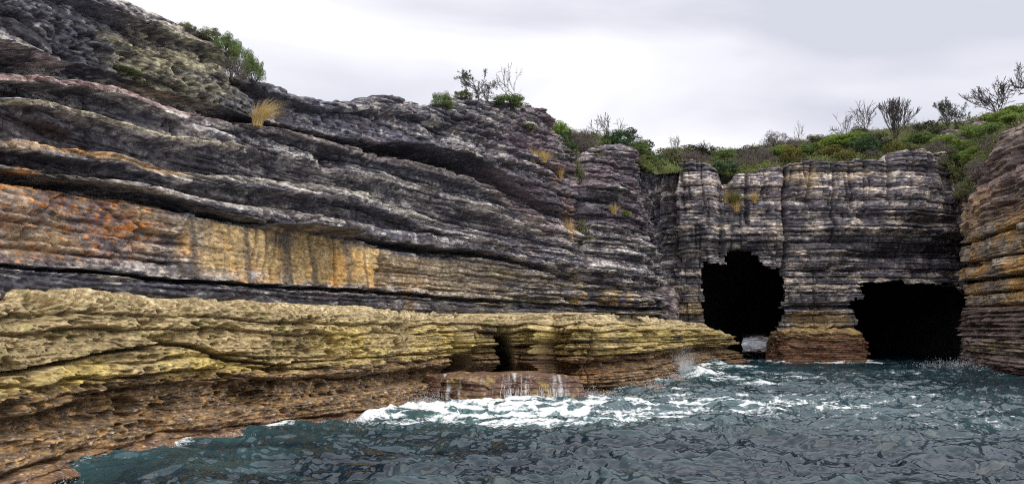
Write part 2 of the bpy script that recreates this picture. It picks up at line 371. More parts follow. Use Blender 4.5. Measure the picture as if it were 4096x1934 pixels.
off -= vline([(400,858),(470,856)], 4, .35, 380, 478) + vline([(285,950),(400,948)], 7, .4, 275, 400) + vline([(645,1150),(745,1130)], 2, .2, 650, 750)
off -= vline([(380,1447),(440,1462),(560,1468),(780,1474)], 7, 1.6, 380, 790, 4) + vline([(430,1590),(520,1600)], 3, .4, 380, 500)+ vline([(430,1560),(520,1562)], 2, .2, 380, 470)
# ledges of the end buttress
off += .55*gs(U, V, 1540, 440, 60, 70, 6) - .5*gs(U, V, 1530, 505, 50, 9, 4) + .3*gs(U, V, 1540, 700, 80, 35, 6)
off += (.05*fbm(S*1.5, Z*2.4, 12., 3) + .03*fbm(S*5, Z*12, off*5+13., 3))*(1-.6*sm)
rub = (np.clip(fbm(S*.6, Z*1., 14., 3)+.35, 0, 1))
off += rub*.05*(ridged(S*1.8, Z*4., 18., 3)-.6)*(1-.7*sm)
dt = A['zt'][None, :]-Z0
off -= .45*np.exp(-dt/.16)
P = A['P'] + A['N']*off[..., None]
Q = P*1.; P[..., 2] += .05*fbm(Q[..., 0]*1.5, Q[..., 1]*1.5, Q[..., 2]*1.5, 3) + (np.exp(-dt/.3))*(.16*fbm(S*1.3, 0*S, 22., 4) + .12*(rnd(np.floor(S*1.7+.3*perlin(S*2, 0*S, 2.)), 3)-.5))
# colour
sh = U.shape
n_lo = fbm(S*.25, Z*.5, 51., 4); n_md = .75*fbm(Q[..., 0]*.9, Q[..., 1]*.9, Q[..., 2]*2.8, 6, .66) + .1*(rnd(cA, 12)-.5) + .3*(rnd(ibA, 7)-.5); n_hi = .8*fbm(Q[..., 0]*5, Q[..., 1]*5, Q[..., 2]*10, 3, .7) + .15*(rnd(cB, 5)-.5)
streak = fbm(S*2.6, Z*.35, 54., 4)
col = base(sh, (.100, .100, .128))
col = mixc(col, (.43, .40, .375), sst(.0, .28, n_md+.5*n_hi)*.85)
col = mixc(col, (.045, .043, .052), sst(.0, .45, -n_lo*.9-n_md*.7+.3*streak)*.85)
col = mixc(col, (.17, .105, .10), sst(.05, .5, fbm(S*.5, Z*1.4, 55., 3))*.3)
lt = (rnd(id1, 5)-.5)*.5 + (rnd(id2, 6)-.5)*.35
col *= (1+lt)[..., None]
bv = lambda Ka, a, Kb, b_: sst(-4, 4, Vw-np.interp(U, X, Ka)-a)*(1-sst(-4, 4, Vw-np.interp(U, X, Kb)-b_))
bed_shade = np.maximum.reduce([bv(K3, 20, K4, -4)*(1-sst(420, 520, U)), bv(K4, 14, K5, -3)*(1-sst(1250, 1400, U)), bv(K2, 3, K3, -3)*sst(930, 1010, U)*(1-sst(1300, 1400, U)), bv(K5, 26, K6, -3)*(1-sst(1100, 1300, U)), bv(K6, 16, K6g, 4)*(1-sst(1200, 1350, U))])  # dark beds, plus recess shade under the lips painted into the colour
col = mixc(col, (.062, .058, .068), bed_shade*.75*sst(-.6, .1, .2-n_md))
up = gs(U, V, 420, 160, 190, 85, 5, 20)
col = mixc(col, (.34, .31, .19), up*sst(-.25, .35, n_md+n_hi*.6+.2)*.85)
col = mixc(col, (.30, .27, .25), gs(U, V, 130, 70, 170, 75, 4, 15)*sst(-.1, .4, n_md+n_hi)*.4)
for KK, cc, w, x0, x1 in ((K3, (.42,.29,.27), 13, -50, 520), (K4, (.40,.36,.26), 9, -50, 600), (K5, (.46,.33,.2), 16, -50, 460), (K6, (.33,.30,.27), 10, -50, 900), (K4, (.30,.28,.26), 8, 900, 1500), (K5, (.30,.28,.24), 12, 450, 1100), (K3,(.27,.23,.22),12,500,1400)):
    b = V-np.interp(U, X, KK)
    col = mixc(col, cc, sst(-6, 0, b)*(1-sst(w*.6, w*1.4, b+6*n_md))*sst(x0-30, x0+30, U)*(1-sst(x1-80, x1+60, U))*.8*sst(-.35, .15, n_md+.2))
# orange lichen
li = sst(-8, 4, V-np.interp(U, X, K7))*(1-sst(620, 680, V))*(1-sst(330, 440, U))
col = mixc(col, (.30, .21, .15), li*sst(-.3, .3, n_md)*.8)
col = mixc(col, (.17, .10, .11), li*sst(.0, .4, fbm(S*.8, Z*2.5, 60., 3))*.8)
lf = sst(.08, .3, fbm(S*4, Z*9, 57., 5)+.18*gs(U, V, 330, 570, 120, 40)+.1*gs(U, V, 250, 525, 160, 18)-.05)
col = mixc(col, (.55, .21, .045), li*lf*.9)
col = mixc(col, (.60, .27, .05), sst(-3, 1, V-np.interp(U, X, K7))*(1-sst(4, 9, V-np.interp(U, X, K7)))*(1-sst(300, 380, U))*sst(-.1, .2, n_hi+n_md)*.8)
col = mixc(col, (.60, .27, .05), (gs(U, V, 25, 425, 38, 11, 4, 15)+gs(U, V, 180, 378, 90, 6, 4, 9))*sst(-.15, .15, n_hi)*.85)
col = mixc(col, (.42, .30, .15), li*sst(-.1, .35, n_lo+.4*streak+.2*sst(250, 400, U))*.4)
# ochre face
smc = sst(380, 520, U+150*n_lo+60*n_md)*(1-.5*sst(938, 950, U+10*n_md))*(1-sst(1080, 1320, U+120*n_lo))*sst(5, 14, V-np.interp(U, X, K7))*(1-sst(-14, 0, V-np.interp(U, X, K8)+12*n_md))
oc = smc*sst(-.55, .15, n_lo*1.2+streak*.7+n_md*.3+.15+.5*gs(U, V, 790, 660, 90, 60)+.4*gs(U, V, 900, 660, 50, 80)+.4*gs(U, V, 550, 620, 60, 60))
col = mixc(col, (.43, .31, .15), oc*.95)
col = mixc(col, (.50, .28, .08), sm*sst(-.1, .4, fbm(S*.8, Z*.8, 58., 3)+.35*gs(U, V, 890, 690, 60, 50))*.75)
col = mixc(col, (.08, .07, .07), sm*.9*sst(.08, .36, fbm(S*1.6, Z*.18, 59., 3)+.06)*.8)
col = mixc(col, (.10, .09, .10), sm*gs(U, V, 700, 600, 35, 28, 4)*.8 + sm*gs(U, V, 900, 605, 60, 16, 4)*.7)
col = mixc(col, (.35, .34, .36), gs(U, V, 600, 690, 120, 14, 4)*sst(-.2, .2, n_md)*.6)
col = mixc(col, (.24, .17, .10), sst(940, 960, U)*(1-sst(1050, 1120, U))*sst(645, 660, V)*sst(-.2, .3, n_lo+streak)*.8)
col = mixc(col, (.20, .17, .11), sst(1050, 1120, U)*(1-sst(1440, 1460, U))*sst(-5, 10, V-np.interp(U, X, K7))*sst(-.25, .3, n_md)*.7)
col = mixc(col, (.42, .30, .12), gs(U, V, 1462, 735, 12, 40, 4)+.8*gs(U, V, 1560, 745, 75, 22, 4)*sst(-.2, .3, n_md+streak*.6))
col = mixc(col, (.62, .58, .50), gs(U, V, 1474, 740, 2.5, 42, 6)*.7)
col = mixc(col, (.38, .25, .18), gs(U, V, 1430, 540, 22, 55, 4, -10)*.55 + gs(U, V, 1390, 440, 18, 40, 4, 0)*.3)
col = mixc(col, (.21, .15, .17), sst(1180, 1350, U)*(1-sst(520, 640, V))*sst(-.3, .3, n_lo)*.6)
col *= (np.exp(1.3*n_hi+.7*n_md+.25*(rnd(cB, 8)-.5)+.12*(rnd(cA, 8)-.5)+.5*(rnd(ibA, 2)-.5)*(1-sm)))[..., None]
col = fin(col, np.clip(.85+.3*n_lo, .5, 1))
P, col = add_cap(P, col, A['nv'], depth=8)
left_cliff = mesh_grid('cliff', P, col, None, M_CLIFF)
tag(left_cliff, 'long dark layered sandstone cliff with overhanging ledges on the left', None, None, 'structure')
del A, P, col

# ================================================================== ROCK SHELF (bench)
pts = [XY(-300, 7.0), XY(-120, 8.8), (-7.55, 10.6), (-7.55, 12.2), (-7.65, 14.6), (-7.1, 16.8), (-6.2, 18.8), (-4.7, 20.6), (-3.5, 23.2), (-2.75, 27.2), (-1.9, 31.0), (.0, 32.6), (1.6, 31.6), (2.9, 30.2), (4.9, 31.6), (7.9, 38.5), (11.0, 48), (13.7, 55), (16.3, 57.5), (18.6, 62), (19, 70)]
xy, Sx, nv = sample_path(pts, .95, 90)
px_ = (xy[:, 0]/xy[:, 1]/cp_*FPX + W/2)
nr = 430; t = np.linspace(0, 1, nr)
prof = np.array([(0, -.5, -.7), (.07, 0, -.1), (.2, .45, .42), (.33, .85, 1.0), (.45, 1.02, 1.55), (.6, 1.22, 2.25), (.71, 1.5, 2.85), (.79, 2.1, 3.16), (.86, 3.1, 3.3), (.92, 4.6, 3.38), (1, 7.5, 3.42)])
ins = np.interp(t, prof[:, 0], prof[:, 1]); zz = np.interp(t, prof[:, 0], prof[:, 2])
steep = np.interp(px_, [0, 400, 470, 560, 620, 700], [1, .9, .45, .55, .75, .6])
back = np.interp(px_, [0, 440, 520, 600, 660, 720], [1, 1, 1.1, 2.0, 2.2, 1.2])
ik = np.where(t < .8, 1, 0)
INS = np.where(t[:, None] < .8, ins[:, None]*steep[None, :], 2.4*steep[None, :] + (ins[:, None]-2.4)*back[None, :])
hs = np.interp(px_, [0, 200, 450, 600, 700, 718, 728], [1.0, 1.02, .99, .98, .97, .93, .75])
Zb = zz[:, None]*hs[None, :]
P = np.stack([xy[None, :, 0]-nv[None, :, 0]*INS, xy[None, :, 1]-nv[None, :, 1]*INS, Zb], -1)
gu = np.gradient(P, axis=1); gv = np.gradient(P, axis=0); N = np.cross(gu, gv); N /= np.linalg.norm(N, axis=-1)[..., None]+1e-9
N[..., 2] *= .15 + .85*sst(.72, .84, t)[:, None]; N /= np.linalg.norm(N, axis=-1)[..., None]+1e-9
S = np.broadcast_to(Sx, Zb.shape); Z = Zb + .0*S
U, V = project(P); T = np.broadcast_to(t[:, None], Zb.shape)
Xb = np.array([0, 100, 200, 300, 430, 500, 610, 700, 850, 1000, 1060, 1140, 1260, 1400, 1550, 1700, 1825.])
C1 = np.array([945, 924, 905, 886, 862, 878, 911, 918, 903, 893, 890, 885, 872, 862, 850, 846, 842.])
C2 = np.array([1058, 1035, 1008, 978, 968, 965, 960, 956, 946, 936, 930, 925, 925, 915, 900, 878, 868.])
C3 = np.array([1108, 1092, 1075, 1058, 1048, 1042, 1030, 1018, 1000, 975, 965, 955, 955, 950, 935, 905, 885.])
wob = 7*fbm(S*.8, Z*.8, 72., 3); Vw = V + wob*np.clip(18/P[..., 1], .3, 1.3)
thick = np.interp(Xb, [0, 300, 430, 620, 700, 1000, 1400], [15, 8, 12, 8, 3, 3, 2])
dp = np.interp(Xb, [0, 620, 800, 1200], [.62, .6, .22, .15])
off = contours(U, Vw, Xb, [
    (C1-90, .05), (C1-40, .12), (C1-thick, .22), (C1-thick+4, -dp), (C1, -dp), (C1+4, .12), (C1+40, .25), (C2-14, np.interp(Xb, [0, 1000, 1150], [.2, .2, .35])), (C2+8, np.interp(Xb, [0, 1000, 1150], [-.22, -.22, -.5])), (C3-14, np.interp(Xb, [0, 1000, 1150], [-.28, -.28, -.5])), (C3+2, .12), (C3+60, .1)])
d1, id1, t1 = strata(S, Z, 31, .62, .16, .2, .22, gw=.035, lip=1.1)
d2, id2, t2 = strata(S, Z, 37, .2, .022, .04, .5, gw=.016, lip=.8)
rt = sst(1000, 1200, U)
off += d1*(1.+.9*rt) + d2*(.9+1.2*rt) + .24*fbm(S*.5, Z*.8, 71., 3) + .07*fbm(S*1.3, Z*2.0, 73., 3)
bA, ibA = blocks(S, Z, 75, .6, 1.5, .10, .17, gw=.035); bB, ibB = blocks(S, Z, 77, .16, .8, .02, .04, gw=.018)
f1a, f2a, cA = worley(S*1.8 + .3*fbm(S*1.7, Z*1.7, 17., 2), (Z+.4*INS)*2.8, 45); f1b, f2b, cB = worley(S*5 + .3*fbm(S*5, Z*5, 27., 2), (Z+.4*INS)*8.5, 46)
bf = 1-sst(.78, .86, T)
off += (bA*(.4+1.5*rt) + bB*(.6+1.4*rt))*bf + .04*(rnd(cA, 3)-.5)
topm = sst(.5, .62, T)
hc = sst(.1, .28, T)*(1-.5*rt)*(.35+.65*sst(-.25, .25, fbm(S*.6, Z*1.2, 79., 3)))
for fr, am, sd in ((1.5, .22, 8), (3.2, .16, 9), (6.0, .09, 10), (10, .05, 12)):
    a, b, c = worley(S*fr*.75 + .5*fbm(S*2, Z*2, sd, 2), (Z+INS*.5)*fr*1.25 + .35*fbm(S*1.5, Z*1.5, sd+.5, 2), sd)
    off -= 1.7*hc*am*sst(.38, .26, a)*(rnd(c, 7) > .5)*(1-.7*sst(.80, .9, T))
off -= .55*gs(U, V, 520, 833, 10, 10, 4) + .5*gs(U, V, 1150, 765, 20, 30, 4)
off -= .4*gs(U, V, 430, 850, 40, 14, 3)
barn = 1-sst(.26, .34, T)
off += barn*(.04*ridged(P[..., 0]*3.5+P[..., 1], P[..., 1]*3.5, P[..., 2]*5, 3) + .022*fbm(P[..., 0]*11, P[..., 1]*11, P[..., 2]*13, 2))
off += .014*fbm(S*5, Z*8, 74., 3) + .03*(ridged(S*1.1, Z*3.0, 84., 3)-.6)
off -= vline([(780,1148),(880,1142),(975,1140)], 9, .9, 860, 985, 3)*(1+.8*sst(860, 890, V)) + .35*vline([(780,1148),(975,1146)], 4, 1, 770, 985, 4)
off -= 5.5*gs(U, V, 1275, 925, 17, 80, 10) + 4.5*gs(U, V, 1170, 940, 26, 50, 10) + .6*gs(U, V, 1148, 840, 5, 70, 6)
off -= vline([(830,1266),(975,1270)], 5, .4, 838, 985, 3) + vline([(780,1258),(975,1262)], 3, .35, 780, 985, 4)
cs_ = S/1.45 + .3*perlin(S*.6, Z*.3, 76.) + .12*perlin(S*2, Z*1.5, 78.); cj = np.floor(cs_); ce = np.minimum(cs_-cj, 1-(cs_-cj))*1.45
jd = np.clip(.6+1.4*perlin(S*.5, Z*.9, 80.), .15, 1.3)
off += rt*(.5*(rnd(cj, 5)-.5) - .6*jd*np.exp(-(ce/.10)**2)*(rnd(cj, 8) > .2))
cw = S/3.7 + .35*perlin(S*.21, 0*S, 83.) + .05*perlin(S*.8, Z*1.6, 86.) + .10*(rnd(ibA, 9)-.5); wf = cw-np.floor(cw)
saw = np.where(wf < .93, wf/.93, (1-wf)/.07)
off += sst(1160, 1240, U)*1.75*(saw-.5)*(.6+.6*rnd(np.floor(cw), 3))
off += (1-rt)*(.18*(rnd(np.floor(S/3.1+.5*perlin(S*.4, Z*.6, 79.)), 5)-.5))
off += .3*gs(U, V, 1200, 835, 45, 80, 6) - .6*gs(U, V, 1200, 955, 60, 22, 4)
off -= .45*gs(U, V, 1335, 868, 60, 5, 4, -6)
fade = (1-.85*sst(.76, .87, T))*(1-.8*sst(.66, .74, T)*sst(1050, 1130, U))
P = P + N*(off*fade)[..., None]
P[..., 2] += topm*(.08*fbm(P[..., 0]*.4, P[..., 1]*.4, 77., 3) + .025*fbm(P[..., 0]*2.2, P[..., 1]*2.2, 78., 3))
sh = U.shape
n_lo = fbm(S*.3, Z*.6, 91., 4); n_md = .75*fbm(P[..., 0]*1.5, P[..., 1]*1.5, P[..., 2]*3.4, 5, .62) + .12*(rnd(cA, 12)-.5)+.2*(rnd(ibA, 7)-.5); n_hi = .8*fbm(P[..., 0]*7, P[..., 1]*7, P[..., 2]*12, 3, .7); streak = fbm(S*2.5, Z*.5, 94., 3)
tz = T + .05*n_md + .03*n_lo
col = base(sh, (.40, .31, .165))
col = mixc(col, (.60, .50, .32), sst(.62, .8, tz)*sst(-.3, .4, n_md+n_hi*.5)*.9)
col = mixc(col, (.24, .185, .10), sst(.0, .5, -n_lo+n_md)*.6)
gr = sst(-6, 20, Vw-np.interp(U, Xb, C1))*(1-sst(-20, 30, Vw-np.interp(U, Xb, C2)))
gr = np.maximum(gr, sst(.42, .5, tz)*(1-sst(.62, .75, tz))*sst(600, 900, U)*.8)
col = mixc(col, (.44, .34, .08), gr*sst(-.4, .3, n_lo+.5*n_md)*.75)
col = mixc(col, (.14, .15, .035), sst(.12, .45, fbm(S*2.2, Z*3.5, 95., 3))*sst(.4, .6, tz)*.55)
col = mixc(col, (.28, .19, .15), sst(.78, .9, tz)*sst(900, 1100, U)*sst(.0, .4, n_lo)*.5)
br = 1-sst(.40, .46, tz+.03*n_hi)
col = mixc(col, (.115, .075, .048), br*.95)
col = mixc(col, (.40, .23, .075), br*sst(-.05, .25, fbm(P[..., 0]*4, P[..., 1]*4, P[..., 2]*7, 3)+.15*(1-sst(.1,.3,T)))*.5)
col = mixc(col, (.17, .085, .065), (1-sst(.10, .2, tz))*.6)
col = mixc(col, (.42, .36, .28), br*(fbm(P[..., 0]*14, P[..., 1]*14, P[..., 2]*16, 2) > .3)*.7)
red = gs(U, V, 1010, 0, 1, 1)*0 + gs(U, V, 1400, 925, 170, 45, 4)+gs(U, V, 1320, 890, 60, 20, 4)*.8
col = mixc(col, (.24, .115, .05), red*sst(-.2, .3, n_md)*.8)
col = mixc(col, (.05, .04, .035), sst(.22, .45, fbm(S*.9, Z*2.2, 98., 3))*sst(1000, 1200, U)*.8)
col *= (np.exp((rnd(id2, 6)-.5)*.4+1.4*n_hi+.9*n_md))[..., None]
col = fin(col, np.clip(sst(.12, .5, T)*.8+.25, .2, 1))
shelf = mesh_grid('rock_shelf', P, col, None, M_BENCH)
tag(shelf, 'pale yellow pitted rock shelf along the foot of the left cliff, brown at the waterline', None, None, 'structure')
SHELF_XY = pts
del P, col

# ================================================================== BACK WALL with two caves
crestC = curve([(1400,430),(1600,420),(1650,415),(1690,425),(1705,408),(1750,404),(1790,412),(1806,425),(1815,462),(1840,462),(1850,436),(1900,428),(1960,418),(1990,405),(2040,404),(2100,400),(2180,398),(2232,396),(2240,386),(2290,380),(2340,378),(2382,384),(2398,398),(2440,410),(2500,410)])
Bk = wall_grid([XY(640, 72), XY(655, 65), XY(668, 62), XY(700, 60.6), XY(780, 60), XY(860, 60), XY(930, 60.5), XY(965, 62), XY(990, 66), XY(1010, 72)], crestC, zbot=-.8, batter=.05, nrows=470, q=.9, nsm=40)
U, V, S, Z = Bk['U'], Bk['V'], Bk['S'], Bk['Z']
sj = fbm(S*.5, Z*.5, 101., 3)
topz = 1-sst(515, 560, V)
b1, ib1 = blocks(S, Z, 41, .95, 2.9, .32, .4, gw=.06)
b2, ib2 = blocks(S, Z, 43, .32, 1.3, .07, .12, gw=.035)
d1, id1, t1 = strata(S, Z, 47, .26, .09, .12, .2, gw=.03, lip=.9)
d3, id3, t3 = strata(S, Z, 49, .95, .28, .28, .12, gw=.07, lip=1.2)
jm = np.clip(.5+2*fbm(S*.25, Z*.6, 44., 2), .1, 1.5)
cs_ = S/1.7 + .35*perlin(S*.5, Z*.15, 45.) + .1*perlin(S*2, Z*1.2, 46.); cj = np.floor(cs_); ce = np.minimum(cs_-cj, 1-(cs_-cj))*1.7
colm = .55*(rnd(cj, 5)-.5) - .4*np.exp(-(ce/.09)**2)*(rnd(cj, 8) > .3)
off = topz*colm + b1*(.9-.3*topz) + b2*.8 + d1*(1.1-.6*topz)*jm + d3*(1-.65*topz) + .3*fbm(S*.25, Z*.3, 102., 2) + .05*fbm(S*1.5, Z*2.5, 103., 3)
# hand traced relief
off += 1.0*gs(U, V, 1752, 530, 50, 135, 8) - .5*gs(U, V, 1830, 480, 20, 45, 4) - .8*gs(U, V, 1815, 620, 8, 40, 4)
off += .5*gs(U, V, 1905, 600, 80, 32, 4) + .35*gs(U, V, 1725, 620, 40, 30, 4)
off -= .7*gs(U, V, 1930, 482, 45, 12, 4) + .5*gs(U, V, 2020, 497, 30, 10, 4) + .8*gs(U, V, 1720, 652, 60, 7, 6) + .8*gs(U, V, 1725, 735, 60, 6, 6) 
off += .5*gs(U, V, 2300, 440, 62, 75, 8) + .35*gs(U, V, 2100, 440, 125, 45, 8)
off -= 1.0*gs(U, V, 2237, 450, 6, 65, 6) + .8*gs(U, V, 2330, 555, 70, 9, 4) + .5*gs(U, V, 2150, 540, 50, 8, 4) + .9*gs(U, V, 2330, 600, 100, 28, 4)*0
off -= 1.2*gs(U, V, 2300, 655, 140, 55, 4) + .6*gs(U, V, 2120, 605, 60, 12, 3)
off += .55*gs(U, V, 2060, 640, 85, 33, 6) + .35*gs(U, V, 2270, 570, 70, 14, 4)
off -= .8*gs(U, V, 2075, 679, 90, 5, 8) + .9*gs(U, V, 2060, 772, 90, 8, 8) + .4*gs(U, V, 2050, 735, 90, 3, 8)
off += -.35*gs(U, V, 2060, 800, 85, 26, 8)
for xs, w, dp_, y0, y1 in (([(420,1978),(680,1976)], 4, .9, 420, 690), ([(680,2052),(780,2052)], 2.5, .5, 680, 775), ([(400,1992),(500,1985)], 2.5, .5, 400, 500), ([(400,2042),(520,2030)], 2.5, .5, 400, 520), ([(400,2100),(600,2098)], 3, .6, 400, 620), ([(400,2135),(500,2150)], 2.5, .6, 400, 520), ([(400,2178),(470,2190)], 2.2, .5, 395, 500), ([(385,2285),(470,2300)], 2.5, .5, 385, 480), ([(380,2325),(470,2345)], 2.5, .5, 385, 500), ([(440,1700),(640,1688)], 6, 1.2, 420, 650), ([(430,1880),(640,1884)], 3, .5, 430, 560), ([(430,1925),(640,1928)], 3, .5, 430, 500)):
    off -= vline(xs, w*1.25, dp_*1.4, y0, y1, 3)
off += .02*fbm(S*5, Z*9, 104., 2)
dt = Bk['zt'][None, :]-Z
off -= .2*np.exp(-dt/.15)
P = Bk['P'] + Bk['N']*off[..., None]
P[..., 2] += .06*fbm(S*1.5, Z*1.5, 106., 3) + np.exp(-dt/.5)*.35*(rnd(np.floor(S*1.1+.5*perlin(S*1.1, 0*S, 3.)), 4)-.5)
CAVE1 = [(1768,820),(1768,775),(1768,715),(1768,660),(1826,657),(1826,634),(1870,634),(1912,636),(1914,664),(1945,670),(1976,673),(1974,705),(1970,760),(1972,790),(1955,820),(1942,850),(1935,980),(1768,980)]
CAVE2 = [(2144,790),(2146,755),(2170,753),(2172,716),(2290,708),(2405,712),(2424,735),(2500,790),(2500,980),(2180,980),(2178,860),(2150,835)]
jit = lambda a: a
Uj = U + 1.5*fbm(S*2, Z*2, 107., 2) + 9*(rnd(ib2, 8)-.5); Vj = V + 1.5*fbm(S*2+40, Z*2, 108., 2) + 16*(rnd2(np.floor(S*1.1), ib1, 8)-.5)
keep = ~(inpoly(Uj, Vj, CAVE1) | inpoly(Uj, Vj, CAVE2))
sh = U.shape
n_lo = fbm(S*.22, Z*.4, 111., 4); f1a, f2a, cA = worley(S*.8 + .25*fbm(S*1.7, Z*1.7, 17., 2), Z*1.9, 55); f1b, f2b, cB = worley(S*2.2, Z*5., 56); n_md = .8*fbm(S*.6, Z*1.6, 112., 6, .64) + .3*(rnd(ib1, 4)-.5); n_hi = .8*fbm(S*3, Z*6, 113., 3, .7) + .2*(rnd(cB, 3)-.5); streak = fbm(S*1.3, Z*.22, 114., 3)
col = base(sh, (.108, .104, .120))
col = mixc(col, (.46, .40, .34), sst(-.04, .3, n_md+.4*n_hi)*.9)
col = mixc(col, (.045, .043, .055), sst(.05, .4, -n_lo*.8-n_md*.5+.5*streak)*.85)
col = mixc(col, (.36, .31, .26), (gs(U, V, 1920, 600, 110, 36, 4)+gs(U, V, 1730, 615, 60, 26, 4)+gs(U, V, 2280, 560, 90, 16, 4)+gs(U, V, 2050, 640, 80, 25, 4))*sst(-.25, .25, n_md+n_hi*.5)*.75)
col = mixc(col, (.30, .24, .13), (gs(U, V, 2020, 435, 45, 42, 6)+.6*gs(U, V, 2160, 425, 70, 22, 4)+.8*gs(U, V, 2300, 535, 14, 10, 4))*sst(-.3, .2, n_md)*.8)
col = mixc(col, (.18, .135, .14), (1-sst(500, 560, V))*sst(-.3, .2, n_lo)*.25)
col = mixc(col, (.27, .20, .10), (gs(U, V, 2060, 802, 85, 24, 8)+gs(U, V, 1745, 775, 45, 22, 6)*.7)*.8)
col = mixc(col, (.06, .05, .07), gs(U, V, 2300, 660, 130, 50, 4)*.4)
col *= (np.exp((rnd(ib2, 6)-.5)*.8+(rnd(id1, 3)-.5)*.5+1.2*n_hi+.7*n_md))[..., None]
col = fin(col, np.ones(sh)*.9)
P, col = add_cap(P, col, Bk['nv'], depth=5, n=16, soil=1.)
keep = np.vstack([keep, np.ones((P.shape[0]-keep.shape[0], keep.shape[1]), bool)])
back_cliff = mesh_grid('cliff', P, col, keep, M_FAR)
tag(back_cliff, 'dark blocky cliff wall at the back with two sea caves under it', None, None, 'structure')
del P, col, Bk

# cave interiors
def cave(poly, Y0, rings, label):
    """rings: (distance back, x centre shift, scale x, ceiling z) -> closed tube"""
    p = []
    for i in range(len(poly)):
        a = np.array(poly[i], float); b = np.array(poly[(i+1) % len(poly)], float); n = max(2, int(np.hypot(*(b-a))/7))
        for k in range(n): p.append(a+(b-a)*k/n)
    p = np.array(p); w = np.array([at(q[0], q[1], Y0) for q in p]); cen = w.mean(0)
    d = w-cen; w = cen + d*(1+.3/np.linalg.norm(d[:, [0, 2]], axis=1))[:, None]
    rr = []; zmax0 = w[:, 2].max()
    nsub = 10; rings2 = []
    for a, b in zip(rings[:-1], rings[1:]):
        for k in range(nsub): rings2.append([a[i]+(b[i]-a[i])*k/nsub for i in range(4)])
    rings2.append(rings[-1])
    for dist, sx, scx, ceil_ in rings2:
        q = w.copy(); q[:, 1] += dist; q[:, 0] = cen[0]+sx+(w[:, 0]-cen[0])*scx
        q[:, 2] = np.where(w[:, 2] > 0, w[:, 2]/zmax0*ceil_, w[:, 2])
        amp = min(1, max(dist-1.2, 0)/3)*.5
        q[:, 0] += amp*fbm(q[:, 1]*.5, q[:, 2]*.9, cen[0]+q[:, 0]*.1, 4); q[:, 2] += amp*.7*fbm(q[:, 0]*.5, q[:, 1]*.5, 3.+cen[0], 4)
        rr.append(q)
    P = np.array(rr); P = np.concatenate([P, P[:, :1]], 1)
    U_, V_ = P[..., 0], P[..., 2]
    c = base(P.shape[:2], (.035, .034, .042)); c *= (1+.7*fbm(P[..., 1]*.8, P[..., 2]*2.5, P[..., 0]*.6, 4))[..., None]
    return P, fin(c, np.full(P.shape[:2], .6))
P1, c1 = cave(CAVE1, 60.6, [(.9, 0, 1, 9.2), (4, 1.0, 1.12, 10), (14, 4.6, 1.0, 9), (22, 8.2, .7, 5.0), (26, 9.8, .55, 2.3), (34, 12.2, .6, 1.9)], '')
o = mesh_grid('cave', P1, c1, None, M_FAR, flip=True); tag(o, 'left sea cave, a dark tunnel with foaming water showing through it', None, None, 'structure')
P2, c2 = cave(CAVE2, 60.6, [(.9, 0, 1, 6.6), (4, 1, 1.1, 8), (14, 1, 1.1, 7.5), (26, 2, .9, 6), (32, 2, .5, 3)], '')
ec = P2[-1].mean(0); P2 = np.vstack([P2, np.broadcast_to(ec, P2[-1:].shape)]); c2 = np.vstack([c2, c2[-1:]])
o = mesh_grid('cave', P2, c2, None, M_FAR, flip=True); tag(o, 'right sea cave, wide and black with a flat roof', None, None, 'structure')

# ================================================================== RIGHT WALL
crestD = curve([(2300,700),(2398,620),(2405,560),(2418,515),(2438,488),(2458,425),(2498,392),(2518,360),(2540,326),(2576,312),(2700,260),(3000,140)])
Dw = wall_grid([XY(1000, 78), XY(980, 66), XY(970, 58.5), XY(971, 55), XY(979, 51), XY(995, 46), XY(1024, 42), XY(1070, 37), XY(1130, 32)], crestD, zbot=-.7, batter=.03, nrows=430, q=.9, nsm=26, z0=0)
U, V, S, Z = Dw['U'], Dw['V'], Dw['S'], Dw['Z']
XR = np.array([2380, 2420, 2480, 2530, 2576, 2700.])
g1 = np.array([618, 616, 598, 578, 560, 510.]); g2 = np.array([668, 662, 652, 644, 636, 612.]); g3 = np.array([712, 708, 700, 692, 685, 660.]); g4 = np.array([770, 769, 768, 766, 764, 758.])
Vw = V + 4*fbm(S*.6, Z*.8, 121., 3)
off = contours(U, Vw, XR, [(g1-60, .1), (g1-3, .3), (g1+1, -.6), (g1+5, -.5), (g1+9, .3), (g2-2, .35), (g2+2, -.45), (g2+6, .3), (g3-3, .45), (g3+1, -.9), (g3+6, -.7), (g3+10, .1), (g4-4, .05), (g4+2, -.35), (g4+8, .35), (g4+70, .5), (g4+160, .7)])
d1, id1, t1 = strata(S, Z, 57, .38, .13, .14, .35, gw=.04); d2, id2, t2 = strata(S, Z, 59, .16, .06, .07, .7, gw=.03)
b1, ib1 = blocks(S, Z, 61, .45, 1.7, .14, .10, gw=.04)
low = sst(745, 790, V)
b2r, ib2r = blocks(S, Z, 63, .85, 2.6, .28, .2, gw=.07); f1a, f2a, cA = worley(S*1. + .25*fbm(S*1.7, Z*1.7, 17., 2), Z*2.2, 65); f1b, f2b, cB = worley(S*3, Z*6., 66)
off += d1*(.3+.9*low+.5*(1-sst(520, 600, V))) + d2*(.3+.9*low) + b1*.7 + b2r + .06*(rnd(cA, 3)-.5) + .3*fbm(S*.35, Z*.5, 122., 3) + .07*fbm(S*1.3, Z*2.3, 123., 3)
off -= .8*gs(U, V, 2440, 665, 40, 7, 3) + .7*gs(U, V, 2500, 735, 70, 4, 4, -6) + .7*gs(U, V, 2530, 512, 60, 5, 4, -20) + .6*gs(U, V, 2500, 820, 70, 4, 4) + .6*gs(U, V, 2540, 460, 40, 6, 4, -22) 
off -= vline([(560,2420),(700,2425)], 4, .6, 560, 700)
dt = Dw['zt'][None, :]-Z; off -= .2*np.exp(-dt/.2)
